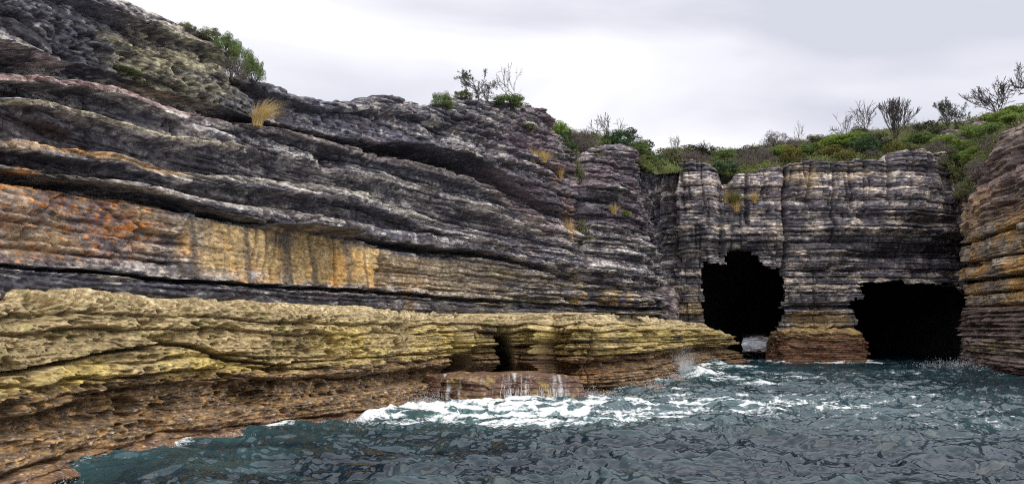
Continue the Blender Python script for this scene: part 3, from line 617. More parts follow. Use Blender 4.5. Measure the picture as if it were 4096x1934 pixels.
P = Dw['P'] + Dw['N']*off[..., None]
sh = U.shape
n_lo = fbm(S*.25, Z*.4, 131., 4); n_md = .8*fbm(S*.8, Z*1.8, 132., 6, .64) + .3*(rnd(ib2r, 4)-.5); n_hi = .8*fbm(S*3.4, Z*7, 133., 3, .7) + .2*(rnd(cB, 5)-.5); streak = fbm(S*1.6, Z*.25, 134., 3)
col = base(sh, (.20, .16, .125))
col = mixc(col, (.46, .39, .30), sst(-.1, .3, n_md)*.85)
col = mixc(col, (.44, .25, .07), sst(.0, .4, n_lo+streak*.6+.15*gs(U, V, 2500, 690, 60, 60))*(1-low)*.75)
col = mixc(col, (.08, .06, .07), sst(.1, .45, -n_lo+streak*.5)*.7)
col = mixc(col, (.13, .09, .085), low*.75)
col = mixc(col, (.26, .21, .07), gs(U, V, 2540, 870, 80, 14, 4)*.6*sst(-.1, .3, n_md))
col = mixc(col, (.15, .11, .12), (1-sst(470, 600, V))*.6)
col = mixc(col, (.45, .29, .16), gs(U, V, 2460, 520, 18, 60, 4, 30)*.6)
col = mixc(col, (.10, .035, .035), (1-sst(.1, .7, Z))*.8)
col *= (np.exp((rnd(id2, 6)-.5)*.5+(rnd(id1, 3)-.5)*.4+.8*n_hi+.5*n_md))[..., None]
col = fin(col, np.clip(sst(0, 2, Z)+.2, 0, 1))
P, col = add_cap(P, col, Dw['nv'], depth=12, n=24, drop=.12, soil=1.)
right_cliff = mesh_grid('cliff', P, col, None, M_FAR)
tag(right_cliff, 'warm brown cliff at the right edge with sloping black bedding gaps', None, None, 'structure')
del P, col, Dw

# ================================================================== small rocks
def rock(name, cx, cy, z0, sx, sy, h, label, cfun, seed, n=220, m=120, mat=None, power=4, strat=.1, lean=0, rz=0, cat='rock', wob=0.0):
    a = np.linspace(0, 2*math.pi, n+1)[None, :]; v = np.linspace(0, 1, m)[:, None]
    r = np.where(v < .8, 1-.12*(v/.8)**2, .88*(1-sst(.8, 1, v)*1.0)) + 0*a
    r = np.where(v < .8, r, .88*np.sqrt(np.clip(1-((v-.8)/.2)**2, 0, 1)))
    zc = np.where(v < .8, v/.8*.93, .93+.07*sst(.8, 1, v))*h + z0
    se = (np.abs(np.cos(a))**power + np.abs(np.sin(a))**power)**(-1/power)
    ca, sa = np.cos(rz), np.sin(rz)
    ux = se*np.cos(a); uy = se*np.sin(a)
    wb = 1 + wob*(perlin(np.cos(a)*1.6+seed, np.sin(a)*1.6, .5+zc*.5) + .5*perlin(np.cos(a)*4+seed, np.sin(a)*4, 3.5+zc))
    lx = ux*sx*r*wb; ly = uy*sy*r*wb
    arc = a*(sx+sy)/2; zb = zc + 0*a
    w = np.clip(r, 0, 1)
    cosn, sinn = np.cos(a)*7, np.sin(a)*7
    dd = strat*(1.2*perlin(cosn*.25, sinn*.25, np.floor(zb/.17 + .3*perlin(cosn*.3, sinn*.3, seed*1.))*3.3+seed) - .7*np.exp(-((zb/.17 % 1)-.0)**2/.01))
    dd = dd + .12*min(h, 1.5)*fbm(lx*1.2+seed, ly*1.2, zb*1.6, 5)*1.2
    fa_, fb_, fc_ = worley(arc*1.3+seed, (zb+lx*.2+ly*.2)*3., 85)
    dd = dd + .16*min(h, 1.5)*(rnd(fc_, 3)-.5)
    x = lx + np.cos(a)*dd*w; y = ly + np.sin(a)*dd*w
    zb = zb + .10*h*fbm(lx*1.1, ly*1.1, seed+.5, 4)*sst(.3, .9, v)
    P = np.stack([cx + x*ca - y*sa, cy + x*sa + y*ca, zb], -1)
    c, wet = cfun(P, v+0*a, seed)
    o = mesh_grid(name, P, fin(c, wet), None, mat or M_FAR)
    return o
def c_ped(P, v, s):
    n = fbm(P[..., 0]*1.3, P[..., 2]*3, P[..., 1]*1.3, 4); n2 = fbm(P[..., 0]*4, P[..., 2]*8, P[..., 1]*4, 3)
    c = base(v.shape, (.20, .105, .06)); c = mixc(c, (.34, .25, .09), sst(.62, .85, v+.3*n)*.7); c = mixc(c, (.06, .035, .03), sst(-.05, .3, n2+.5*n)*.8)
    c = mixc(c, (.14, .035, .035), (1-sst(.12, .2, v))*.8); return c*(1+.4*n2)[..., None], np.full(v.shape, .7)
pA = at(2060, 905, 58.9)
o = rock('rock_pedestal', pA[0], 59.4, -.6, 3.4, 2.3, 3.2, '', c_ped, 5, n=500, m=190, power=8, strat=.2, wob=.03)
tag(o, 'reddish layered rock block with yellow top standing in the water between the two caves', 'rock')
def c_tidal(P, v, s):
    n = fbm(P[..., 0]*2, P[..., 1]*2, P[..., 2]*2, 4); n2 = fbm(P[..., 0]*7, P[..., 1]*7, P[..., 2]*7, 3)
    c = base(v.shape, (.12, .065, .045)); c = mixc(c, (.30, .22, .07), sst(.0, .4, n+.2*n2)*.7); c = mixc(c, (.36, .24, .15), sst(.1, .4, n2)*.4); xx = P[..., 0]+.35; fr2 = fbm(P[..., 0]*6, P[..., 2]*1.0, 5., 4); fl = sum(g*np.exp(-((xx-a)/w)**2) for a, w, g in ((.35, .4, 1), (.9, .2, .6), (1.9, .3, 1), (2.35, .2, .8), (-.7, .12, .6), (-2.0, .25, .8))); c = mixc(c, (.75, .79, .82), sst(.5, 1.1, fl*.62+fr2*1.6)*(P[..., 1] < 27.5)*.65)
    return c*(1+.4*n2)[..., None], np.full(v.shape, .15)
o = rock('tidal_rock', -.35, 27.6, -.55, 2.75, 2.2, 1.5, '', c_tidal, 9, n=560, m=150, mat=M_BENCH, power=2.4, strat=.12, rz=R(8), wob=.34)
tag(o, 'low wet brown rock awash in front of the shelf with water pouring off it', 'rock')
def c_grey(P, v, s):
    n = fbm(P[..., 0]*2+s, P[..., 1]*2, P[..., 2]*3, 4); c = base(v.shape, (.12, .10, .11)); c = mixc(c, (.26, .22, .2), sst(-.1, .4, n)); return c*(1+.5*n)[..., None], np.ones(v.shape)
o = rock('cliff', 44, 158, -1, 34, 8, 21, '', c_grey, 60, n=500, m=160, strat=.5, power=5); tag(o, 'added cliff behind the left sea cave, put there to darken the water reflection', None, None, 'structure')  # added mass beyond the cave exit, keeps bright sky out of the water reflection
b = at(1668, 795, 57); o = rock('boulder', b[0], 57, b[2]-.4, 1.15, 1.0, 2.6, '', c_grey, 12, strat=.05, power=2.5)
tag(o, 'rough grey boulder wedged at the foot of the dark cleft behind the shelf', 'boulder')
# ================================================================== HILL behind the cliffs
def seg_dist(X_, Y_, pts):
    d = np.full(X_.shape, 1e9, np.float32)
    for (x0, y0), (x1, y1) in zip(pts[:-1], pts[1:]):
        dx, dy = x1-x0, y1-y0; t = np.clip(((X_-x0)*dx + (Y_-y0)*dy)/(dx*dx+dy*dy+1e-9), 0, 1)
        d = np.minimum(d, np.hypot(X_-x0-t*dx, Y_-y0-t*dy))
    return d
ridge = curve([(1200,300),(1340,292),(1400,322),(1500,345),(1600,385),(1660,398),(1750,392),(1900,372),(2000,358),(2100,345),(2200,332),(2300,318),(2400,306),(2500,290),(2576,282),(2900,250)])
edge = curve([(1200,330),(1340,300),(1400,345),(1460,430),(1490,384),(1600,392),(1650,425),(1700,420),(1800,424),(1850,432),(1960,424),(2100,408),(2230,402),(2380,402),(2420,460),(2480,400),(2530,352),(2576,325),(2900,200)])
startY = curve([(1200,42),(1340,44.5),(1500,47.5),(1640,52),(1680,60),(1740,62),(2380,62.5),(2420,62),(2470,55),(2576,44),(2900,33)])
cu = np.linspace(1330, 2900, 900); ts = np.concatenate([np.linspace(0, 1, 150), 1+np.linspace(.02, .7, 30)])
CU, TS = np.meshgrid(cu, ts); YS = startY(CU); YR = np.maximum(84, YS+26)
YY = YS + (YR-YS)*TS
pyv = edge(CU) + (ridge(CU)-edge(CU))*np.clip(TS, 0, 1)**.85
aa = (CU/SC-W/2)/FPX; bb = (H/2-pyv/SC)/FPX; dy = cp_-bb*sp_
zz = CAMZ + YY*(sp_+bb*cp_)/dy
bbR = (H/2-ridge(CU)/SC)/FPX; zR = CAMZ + YR*(sp_+bbR*cp_)/(cp_-bbR*sp_)
zz = np.where(TS > 1, zR - (TS-1)*1.5, zz)
XX = aa*YY/dy
zz = zz + .5*fbm(XX*.15, YY*.15, 5., 4)*sst(0, .2, TS) - .4*(1-sst(0, .04, TS))
P = np.stack([XX, YY, zz], -1)
n_ = fbm(XX*.4, YY*.4, 6., 4); c = base(zz.shape, (.06, .055, .035)); c = mixc(c, (.08, .095, .03), sst(-.2, .3, n_)*.8)
hill = mesh_grid('hill', P, fin(c, np.ones(zz.shape)), None, M_FAR)
tag(hill, 'scrub covered hilltop above the back cliff', None, None, 'structure')

# ================================================================== WATER
m = bpy.data.materials.new('sea_water'); m.use_nodes = True; t_ = m.node_tree; t_.nodes.clear(); L = t_.links.new
o_ = nd(t_, 'ShaderNodeOutputMaterial'); b = nd(t_, 'ShaderNodeBsdfPrincipled'); fo = nd(t_, 'ShaderNodeBsdfPrincipled'); ms = nd(t_, 'ShaderNodeMixShader')
at_ = nd(t_, 'ShaderNodeAttribute'); at_.attribute_name = 'Col'; sp = nd(t_, 'ShaderNodeSeparateColor'); L(at_.outputs['Color'], sp.inputs[0])
b.inputs['IOR'].default_value = 1.52; b.inputs['Roughness'].default_value = .08
wc_ = nd(t_, 'ShaderNodeMix', data_type='RGBA'); wc_.inputs[6].default_value = (.0015, .012, .024, 1); wc_.inputs[7].default_value = (.16, .36, .37, 1)
L(sp.outputs[1], wc_.inputs[0]); L(wc_.outputs[2], b.inputs['Base Color'])
g = nd(t_, 'ShaderNodeNewGeometry'); mp = nd(t_, 'ShaderNodeMapping'); mp.inputs['Scale'].default_value = (1, 1.3, 1); mp.inputs['Rotation'].default_value = (0, 0, .5); L(g.outputs['Position'], mp.inputs[0])
nz = nd(t_, 'ShaderNodeTexNoise'); nz.inputs['Scale'].default_value = 3.0; nz.inputs['Detail'].default_value = 2; nz.inputs['Distortion'].default_value = .8; L(mp.outputs[0], nz.inputs['Vector'])
bm = nd(t_, 'ShaderNodeBump'); bm.inputs['Strength'].default_value = .4; bm.inputs['Distance'].default_value = .05; L(nz.outputs['Fac'], bm.inputs['Height']); L(bm.outputs[0], b.inputs['Normal'])
fo.inputs['Base Color'].default_value = (.86, .90, .93, 1); fo.inputs['Roughness'].default_value = .6
nf = nd(t_, 'ShaderNodeTexNoise'); nf.inputs['Scale'].default_value = 11; nf.inputs['Detail'].default_value = 6; nf.inputs['Roughness'].default_value = .7; L(g.outputs['Position'], nf.inputs['Vector'])
fa = nd(t_, 'ShaderNodeMath', operation='ADD'); nfm = nd(t_, 'ShaderNodeMapRange', clamp=False); nfm.inputs['To Min'].default_value = -.35; nfm.inputs['To Max'].default_value = 1.35; L(nf.outputs['Fac'], nfm.inputs['Value']); L(sp.outputs[0], fa.inputs[0]); L(nfm.outputs[0], fa.inputs[1])
fr_ = nd(t_, 'ShaderNodeMapRange', interpolation_type='SMOOTHSTEP'); fr_.inputs['From Min'].default_value = .84; fr_.inputs['From Max'].default_value = 1.34; L(fa.outputs[0], fr_.inputs['Value'])
L(fr_.outputs[0], ms.inputs[0]); L(b.outputs[0], ms.inputs[1]); L(fo.outputs[0], ms.inputs[2]); L(ms.outputs[0], o_.inputs[0])
M_WATER = m
az = np.arange(-170, 1194, 1.0); r = [4.0]
while r[-1] < 135: r.append(r[-1]*1.0034 + .004)
while r[-1] < 3000: r.append(r[-1]*1.03)
r = np.array(r); AZ, RR = np.meshgrid((az-W/2)/FPX, r); XX = AZ*RR*cp_; YY = RR
lod = 1-sst(60, 160, RR)*.5
wx = XX + .5*perlin(XX*.35, YY*.35, 1.); wy = YY + .5*perlin(XX*.35, YY*.35, 2.)
wx2 = wx + .35*perlin(wx*.9, wy*.9, 41.); wy2 = wy + .35*perlin(wx*.9, wy*.9, 42.)
hgt = .16*perlin(wx*.16+wy*.1, wy*.3, 3.) + .22*(ridged(wx*.25+.12*wy, wy*.42, 4., 1)-.55) + .085*(ridged(wx2*.6-.25*wy2, wy2*.9, 5., 1)-.6) + .055*perlin(wx2*1.0+.35*wy2, wy2*1.6, 6.) + .058*perlin(wx2*2.1-.5*wy2, wy2*2.7, 7.) + .044*perlin(wx2*4.4+.8*wy2, wy2*4.9, 8.) + .018*perlin(wx2*8.5-1.2*wy2, wy2*9, 10.)
hgt *= lod
shore = SHELF_XY[:-2]
dS = seg_dist(XX, YY, [tuple(p) for p in smooth_path(shore, 260)])
ell = np.hypot((XX+.35)/2.9, (YY-27.6)/2.4); dT = np.clip(ell-1, 0, 9)*2.5
dPed = np.maximum(np.abs(XX-pA[0])-4.1, np.abs(YY-59.6)-2.7).clip(0)
dR = seg_dist(XX, YY, [(0,0),(1,0)])*0+99
dR = seg_dist(XX, YY, [XY(958, 58), XY(960, 54.5), XY(972, 51), XY(995, 46), XY(1024, 42), XY(1070, 37)])
dB = np.abs(YY-58.9) + 50*(XX < 15)*1.0
dmin = np.minimum(np.minimum(dS, dT), np.minimum(dPed, dR))
gw = lambda x, y, rx, ry, p=2, rot=0: gs(XX, YY, x, y, rx, ry, p, rot)
patch = 1.15*gw(-.3, 23.9, 3.0, 1.3, 4, 6) + .9*gw(3.6, 26.3, 1.8, 1.8, 2) + .6*gw(1., 21.5, 4.5, 1.8, 4, 5) + .75*gw(5.6, 25.6, 3.6, 2.4, 2, 25) + .75*gw(-2.6, 23.2, 1.5, 1.8) + .35*gw(1, 20.2, 5, 2.4) + .45*gw(9, 27, 6, 5) + .40*gw(12, 22, 7, 6) + .32*gw(16, 33, 9, 8) + .45*gw(24, 43, 9, 3.5) + .45*gw(13, 41, 4, 7, 2) + .35*gw(20, 50, 12, 5)
patch += .9*gw(14.6, 52, 2.2, 4, 2) + .9*gw(10.5, 41, 1.3, 4, 2, 0)
near = (.35+.65*sst(12, 24, YY))*(np.exp(-dmin/.22)*.75 + .35*np.exp(-dmin/1.3))*(.45+1.1*sst(-.3, .4, perlin(XX*.9, YY*.9, 31.)))
near += .7*np.exp(-dT/.5)
near += .5*np.exp(-dPed/.9)*(YY < 58)
lace = ridged(wx*.7 + .5*perlin(wx, wy, 8.), wy*1.25, 9., 4); f1_, f2_, _ = worley(wx*1.3 + .5*fbm(wx, wy, 3., 3), wy*2.0 + .5*fbm(wx, wy, 4., 3), 21)
edge_ = np.exp(-((f2_-f1_)/.12)**2)
strk = fbm(wx*.35+wy*.1, wy*1.2, 11., 4)
foam = near*(.45+.5*lace) + patch*(.14+1.5*(lace-.5)+.4*edge_+.9*strk) + .10*edge_*sst(.0, .4, strk) + .0*hgt
foam = np.clip(foam + .30*sst(.10, .22, hgt)*sst(-.05, .3, strk)*sst(-8, 12, XX), 0, 1)  # small whitecap flecks on the crests, painted in as glints on the water
foam += .8*gw(33.5, 108, 8, 14, 4)*(.35+strk)
teal = np.clip(.12*sst(.0, .3, hgt) + .55*patch*(.4+.6*strk) + .15*gw(-3, 14, 6, 6)*sst(-.1, .4, strk) + .12*np.exp(-dmin/1.2), 0, 1)
swell = .12*np.exp(-dmin/1.2)*(.6+perlin(XX*.4, YY*.4, 12.)) + .22*gw(1, 24.5, 4.5, 1.2, 2) + .45*gw(10.2, 41.5, .8, 2.5) + .35*gw(14.6, 54.5, .8, 2) + .4*gw(29.3, 48.5, 2.0, 2.5, 2, 0) + 1.3*gw(35, 112, 9, 5, 2)
hz = hgt + swell + .03*np.clip(foam, 0, 1)*fbm(XX*4, YY*4, 13., 3)
P = np.stack([XX + .12*perlin(wx*1.1, wy*1.1, 14.)*lod, YY + .12*perlin(wx*1.1, wy*1.1, 15.)*lod, hz], -1)
col = np.stack([foam, teal, 0*foam, 1+0*foam], -1).astype(np.float32)
wat = mesh_grid('water', P, col, None, M_WATER, flip=False)
tag(wat, 'choppy dark teal sea with white foam against the rocks', None, None, 'structure')
del P, col, wx, wy, hgt, foam, teal

# spray: thin white strands thrown up or falling
M_SPRAY = mat_plain('white_water', (.88, .90, .93), (.70, .75, .80), rough=.5, trans=.35)
def strands(name, items, label, seed, cat=None, drops=False):
    rr = np.random.RandomState(seed); Vs = []; Fs = []; n0 = 0
    for (p0, v0, g_, T_, w) in items:
        if drops:
            k = 7; tt = rr.uniform(0, 1, k)[:, None]**.8*T_; p = p0 + v0*tt + np.array([0, 0, -.5*g_])*tt*tt + rr.normal(size=(k, 3))*(.03+.05*tt)
            s_ = w*rr.uniform(.4, 1.5, k)[:, None]; d1_ = rr.normal(size=(k, 3)); d1_ /= np.linalg.norm(d1_, axis=1)[:, None]
            d2_ = np.cross(d1_, rr.normal(size=(k, 3))); d2_ /= np.linalg.norm(d2_, axis=1)[:, None]
            V_ = np.stack([p-d1_*s_, p+d2_*s_*.8, p+d1_*s_, p-d2_*s_*.8], 1).reshape(-1, 3); Vs.append(V_); Fs.append(np.arange(4*k).reshape(k, 4)+n0); n0 += 4*k
            continue
        k = 6; tt = np.linspace(0, T_, k)[:, None]; p = p0 + v0*tt + np.array([0, 0, -.5*g_])*tt*tt
        p = p + rr.normal(size=(k, 3))*.012
        ww = w*np.sin(np.linspace(.35, math.pi-.1, k))[:, None]; a = rr.uniform(0, 3.14)
        for ang in (a, a+1.57):
            sx = np.array([math.cos(ang), math.sin(ang), 0])[None, :]*ww
            Vs.append(np.vstack([p-sx, p+sx]))
            i = np.arange(k-1); Fs.append(np.stack([n0+i, n0+i+1, n0+k+i+1, n0+k+i], 1)); n0 += 2*k
    o = mesh_raw(name, np.vstack(Vs), np.vstack(Fs), None, M_SPRAY)
    return tag(o, label, cat, None, 'stuff')
rr = np.random.RandomState(4); items = []
sp_path = smooth_path(shore, 600)
for i in range(5000):
    k = rr.randint(0, len(sp_path)); x, y = sp_path[k]
    if y < 9 or perlin(np.array(x*.5), np.array(y*.5), 3.) < -.05: continue
    hgt_ = rr.uniform(.05, .22)*(1+y/60.)
    items.append((np.array([x+rr.normal()*.12+.12, y+rr.normal()*.1-.12, .0]), np.array([rr.normal()*.25+.1, rr.normal()*.25-.1, hgt_*4.4]), 9.8, hgt_*.9+.05, .004+.0004*y))
def burst(n, cx, cy, sx, sy, h, w):
    for i in range(n*4):
        hh = h*abs(rr.normal())*.55+.1; v = math.sqrt(2*9.8*hh); tt = rr.uniform(.25, 1.0)*v/9.8
        items.append((np.array([cx+rr.normal()*sx, cy+rr.normal()*sy, .05]), np.array([rr.normal()*.35+.15, rr.normal()*.3-.1, v]), 9.8, tt*1.3, w*rr.uniform(.5, 1.3)))
burst(1500, 9.35, 41.2, .3, .6, 1.1, .008); burst(300, 13.9, 55, .35, .7, .6, .014); burst(60, 5.6, 32.2, .5, .5, .4, .012); burst(70, 7.6, 37.0, .35, .7, .45, .014)
burst(240, 29.2, 48.4, 1.2, 1.2, .5, .022); burst(110, 2.8, 26.6, .5, .3, .35, .01); burst(120, -2.9, 25, .4, .6, .3, .01)
strands('spray', items, 'white spray thrown up where the sea meets the rocks', 8, drops=True)
items = []
for cx, sx, n in ((-.05, .22, 80), (.4, .15, 40), (1.0, .12, 20), (1.55, .2, 80), (2.0, .12, 30), (-.95, .1, 12), (-2.4, .12, 20)):
    for i in range(n):
        x = cx + rr.normal()*sx; q = max(0, 1-abs((x+.35)/2.9)**2.4)**(1/2.4)
        z0 = rr.uniform(.1, .72)*(.55+.45*q)*(1-.3*rr.rand()); y = 27.6+(x+.35)*math.sin(R(8)) - 2.25*q + .25 - .35*rr.rand()*(.8-z0)
        items.append((np.array([x, y, z0]), np.array([rr.normal()*.12, -rr.uniform(.2, .8), .0]), 9.8, math.sqrt(2*(z0+.05)/9.8)*rr.uniform(.5, 1), .006*rr.uniform(.4, 1.4)))
strands('falling_water', items, 'white threads of water pouring off the low brown rock', 9)

# ================================================================== VEGETATION
M_BARK = mat_plain('grey_bark', (.10, .085, .08), (.05, .042, .042), .9)
M_BARKL = mat_plain('pale_dead_wood', (.20, .175, .16), (.11, .095, .09), .9)
M_LEAF = {'green': mat_plain('leaf_green', (.20, .28, .08), (.10, .15, .05), .6, 2, .3), 'bright': mat_plain('leaf_bright_green', (.32, .42, .10), (.17, .25, .06), .6, 2, .3),
          'dark': mat_plain('leaf_dark_green', (.09, .17, .07), (.045, .085, .04), .6, 2, .25), 'olive': mat_plain('leaf_olive', (.24, .25, .11), (.12, .13, .07), .65, 2, .25),
          'grey': mat_plain('twig_grey', (0.256, 0.208, 0.200), (0.120, 0.096, 0.099), .85, 2, .1), 'leafdull': mat_plain('leaf_dull', (0.088, 0.096, 0.056), (0.048, 0.053, 0.040), .6, 2, .2),
          'straw': mat_plain('straw', (.75, .60, .30), (.55, .40, .16), .7, 4, .3), 'ygreen': mat_plain('leaf_yellow_green', (.26, .24, .06), (.13, .13, .035), .65, 2, .3)}
def tubes(segs, sides=4):
    """segs: (p0, p1, r0, r1)"""
    s = np.array([[*a, *b, c, d] for a, b, c, d in segs]); a = s[:, :3]; b_ = s[:, 3:6]; d = b_-a; d /= np.linalg.norm(d, axis=1)[:, None]+1e-9
    ref = np.where(np.abs(d[:, 2:3]) > .9, [[1., 0, 0]], [[0, 0, 1.]]); u = np.cross(d, ref); u /= np.linalg.norm(u, axis=1)[:, None]; v = np.cross(d, u)
    V = []; n = len(s)
    for end, rr_ in ((a, s[:, 6]), (b_, s[:, 7])):
        for k in range(sides):
            th = 2*math.pi*k/sides; V.append(end + (u*math.cos(th)+v*math.sin(th))*rr_[:, None])
    V = np.stack(V, 1); F = []
    for k in range(sides): F.append(np.stack([np.arange(n)*2*sides+k, np.arange(n)*2*sides+(k+1) % sides, np.arange(n)*2*sides+sides+(k+1) % sides, np.arange(n)*2*sides+sides+k], 1))
    return V.reshape(-1, 3), np.concatenate(F)
def leaves(pts, size, rr, nrm=None, asp=.5, up=.0):
    n = len(pts); a = rr.normal(size=(n, 3)); a[:, 2] += up; a /= np.linalg.norm(a, axis=1)[:, None]
    b_ = np.cross(a, rr.normal(size=(n, 3))); b_ /= np.linalg.norm(b_, axis=1)[:, None]+1e-9
    s = (size*rr.uniform(.6, 1.4, n))[:, None]
    V = np.stack([pts-a*s, pts+b_*s*asp, pts+a*s, pts-b_*s*asp], 1).reshape(-1, 3)
    return V, np.arange(4*n).reshape(n, 4)
def branch(rr, p, d, ln, r, depth, segs, tips, spread=.5, up=.15, curl=.25, taper=.62, kids=(2, 3), rmin=.006):
    k = 4; q = p.copy()
    for i in range(k):
        d = d + rr.normal(size=3)*curl*.35 + np.array([0, 0, up*.2]); d /= np.linalg.norm(d)
        n_ = q + d*ln/k; r0 = r*(1-(1-taper)*i/k); r1 = r*(1-(1-taper)*(i+1)/k); segs.append((q, n_, max(r0, rmin), max(r1, rmin))); q = n_
        if depth > 0 and i in (1, 2) and rr.rand() < .6:
            e_ = d + rr.normal(size=3)*spread*1.1; e_ /= np.linalg.norm(e_); branch(rr, q, e_, ln*.6, r1*.55, depth-2 if depth > 1 else 0, segs, tips, spread, up, curl, taper, kids, rmin)
    if depth <= 0: tips.append(q); return
    for i in range(rr.randint(kids[0], kids[1]+1)):
        e_ = d + rr.normal(size=3)*spread; e_ /= np.linalg.norm(e_)
        branch(rr, q, e_, ln*rr.uniform(.65, .9), r*taper, depth-1, segs, tips, spread, up, curl, taper, kids, rmin)
MESHES = {}
def shrub_mesh(kind, style, seed):
    """unit shrub about 1 wide and 1 tall, root at 0"""
    key = (kind, style, seed)
    if key in MESHES: return MESHES[key]
    rr = np.random.RandomState(seed*13+5); segs = []; 
    nst = 9
    pts = []; ncl = {'dome': 38, 'open': 28, 'flat': 32, 'heath': 36, 'fine': 70}[style]
    cl = []
    for i in range(ncl):
        th = rr.uniform(0, 6.28); ph = math.acos(rr.uniform(-.1, 1)); rad = rr.uniform(.55, 1.0)
        c_ = np.array([math.cos(th)*math.sin(ph)*.44*rad, math.sin(th)*math.sin(ph)*.44*rad, .14+.72*max(math.cos(ph), 0)*rad])
        if style == 'flat': c_[2] = .35+.42*math.cos(ph)*rad*1.2
        cl.append(c_); s = rr.uniform(.09, .17)
        nl = {'open': 90, 'fine': 260}.get(style, 150)
        q = rr.normal(size=(nl, 3)); q /= np.linalg.norm(q, axis=1)[:, None]; q *= (rr.uniform(.4, 1, nl)**.5)[:, None]*s*np.array([1.1, 1.1, .75])
        if style in ('heath', 'fine'): q *= np.array([.6, .6, 1.5])
        pts.append(c_+q)
    pts = np.vstack(pts); pts = pts[pts[:, 2] > .02]
    V, F = leaves(pts, {'open': .03, 'fine': .0125}.get(style, .026), rr, asp=.45 if kind != 'grey' else .14, up=1.4 if style in ('heath', 'fine') else .0)
    def mk(nm, V, F, mt):
        me = mesh_raw(nm, V, F, None, mt, None, smooth=False); d_ = me.data; bpy.data.objects.remove(me); return d_
    lm = mk('foliage', V, F, M_LEAF[kind])
    for c_ in cl[:nst+6]:
        b0 = np.array([rr.normal()*.03, rr.normal()*.03, -.12]); mid = (b0+c_)/2 + rr.normal(size=3)*.04
        segs += [(b0, mid, .014, .010), (mid, c_, .010, .005)]
        for k in range(2): segs.append((mid, c_+rr.normal(size=3)*.12, .006, .003))
    V, F = tubes(segs, 4); sm_ = mk('stem', V, F, M_BARK if kind != 'grey' else M_BARKL)
    MESHES[key] = (lm, sm_); return MESHES[key]
def dead_mesh(seed, style='fan'):
    key = ('dead', style, seed)
    if key in MESHES: return MESHES[key]
    rr = np.random.RandomState(seed); segs = []; tips = []; tr = []
    cfg = dict(spread=.42, up=.25, curl=.35, kids=(2, 3), rmin=.0045)
    if style == 'fan':
        tr = [((0, 0, -.1), (.02, 0, .12), .03, .026), ((.02, 0, .12), (.0, .01, .26), .026, .022)]
        for i in range(5):
            th = i*1.256+rr.rand(); d = np.array([math.cos(th)*.75, math.sin(th)*.75, .8]); branch(rr, np.array([0, .01, .24]), d/np.linalg.norm(d), .24, .014, 4, segs, tips, **cfg)
    elif style == 'broom':
        tr = [((0, 0, -.1), (.0, 0, .1), .035, .03)]
        for i in range(9):
            th = i*.7+rr.rand(); d = np.array([math.cos(th)*.42, math.sin(th)*.42, 1.]); branch(rr, np.array([0, 0, .08]), d/np.linalg.norm(d), .27, .013, 4, segs, tips, spread=.3, up=.4, curl=.2, kids=(2, 3), rmin=.004)
    elif style == 'lean':
        tr = [((0, 0, -.1), (.05, 0, .15), .022, .018)]
        for i in range(4):
            d = np.array([rr.uniform(-.9, .6), rr.normal()*.3, .75]); branch(rr, np.array([.05, 0, .13]), d/np.linalg.norm(d), .27, .011, 3, segs, tips, spread=.45, up=.2, curl=.5, kids=(2, 3), rmin=.0045)
    else:   # leafy
        tr = [((0, 0, -.1), (.04, 0, .14), .022, .018), ((.04, 0, .14), (.0, .01, .3), .018, .015)]
        for i in range(6):
            th = i*1.05+rr.rand(); d = np.array([math.cos(th)*.8, math.sin(th)*.8, .7]); branch(rr, np.array([0, .01, .28 if i > 1 else .16]), d/np.linalg.norm(d), .2, .010, 3, segs, tips, spread=.5, up=.2, curl=.4, kids=(2, 3), rmin=.004)
    def mk(nm, V, F, mt):
        me = mesh_raw(nm, V, F, None, mt, None, smooth=False); d_ = me.data; bpy.data.objects.remove(me); return d_
    zmax = max(s[1][2] for s in segs); k = 1/zmax
    sc_ = lambda S_: [(np.array(a)*k, np.array(b_)*k, c_*k, d_*k) for a, b_, c_, d_ in S_]
    Vt, Ft = tubes(sc_(tr), 7); Vb, Fb = tubes(sc_(segs), 4)
    res = [('trunk', mk('trunk', Vt, Ft, M_BARK)), ('branches', mk('branches', Vb, Fb, M_BARK if style != 'lean' else M_BARKL))]
    if style == 'leafy':
        tp = np.array(tips)*k; q = np.repeat(tp, 16, 0) + rr.normal(size=(len(tp)*16, 3))*.022
        V, F = leaves(q, .017, rr, asp=.5); res.append(('foliage', mk('foliage', V, F, M_LEAF['leafdull'])))
    MESHES[key] = res; return res
def grass_mesh(kind, seed, lean=.0, n=260):
    key = ('grass', kind, seed, lean)
    if key in MESHES: return MESHES[key]
    rr = np.random.RandomState(seed); Vs = []; Fs = []; n0 = 0
    for i in range(n):
        th = rr.uniform(0, 6.28); out_ = abs(rr.normal())*.33+.05; h_ = rr.uniform(.5, 1.0)*(1-.3*min(out_, 1)); p0 = np.array([math.cos(th), math.sin(th), 0])*rr.uniform(0, .14)
        tt = np.linspace(0, 1, 5)[:, None]; dr = np.array([[math.cos(th)*out_+lean, math.sin(th)*out_, 0]])
        p = p0 + dr*tt**1.7 + np.array([[0, 0, h_]])*(tt-.32*out_*tt**3-abs(lean)*.25*tt**3)
        p[0, 2] -= .08
        a = rr.uniform(0, 3.14); s = np.array([[math.cos(a), math.sin(a), 0]])*.011*(1.05-tt)
        Vs.append(np.vstack([p-s, p+s])); j = np.arange(4); Fs.append(np.stack([n0+j, n0+j+1, n0+j+6, n0+j+5], 1)); n0 += 10
    o = mesh_raw('blades', np.vstack(Vs), np.vstack(Fs), None, M_LEAF[kind], None, smooth=False); d_ = o.data; bpy.data.objects.remove(o)
    MESHES[key] = d_; return d_
bpy.context.view_layer.update(); DG = bpy.context.evaluated_depsgraph_get()
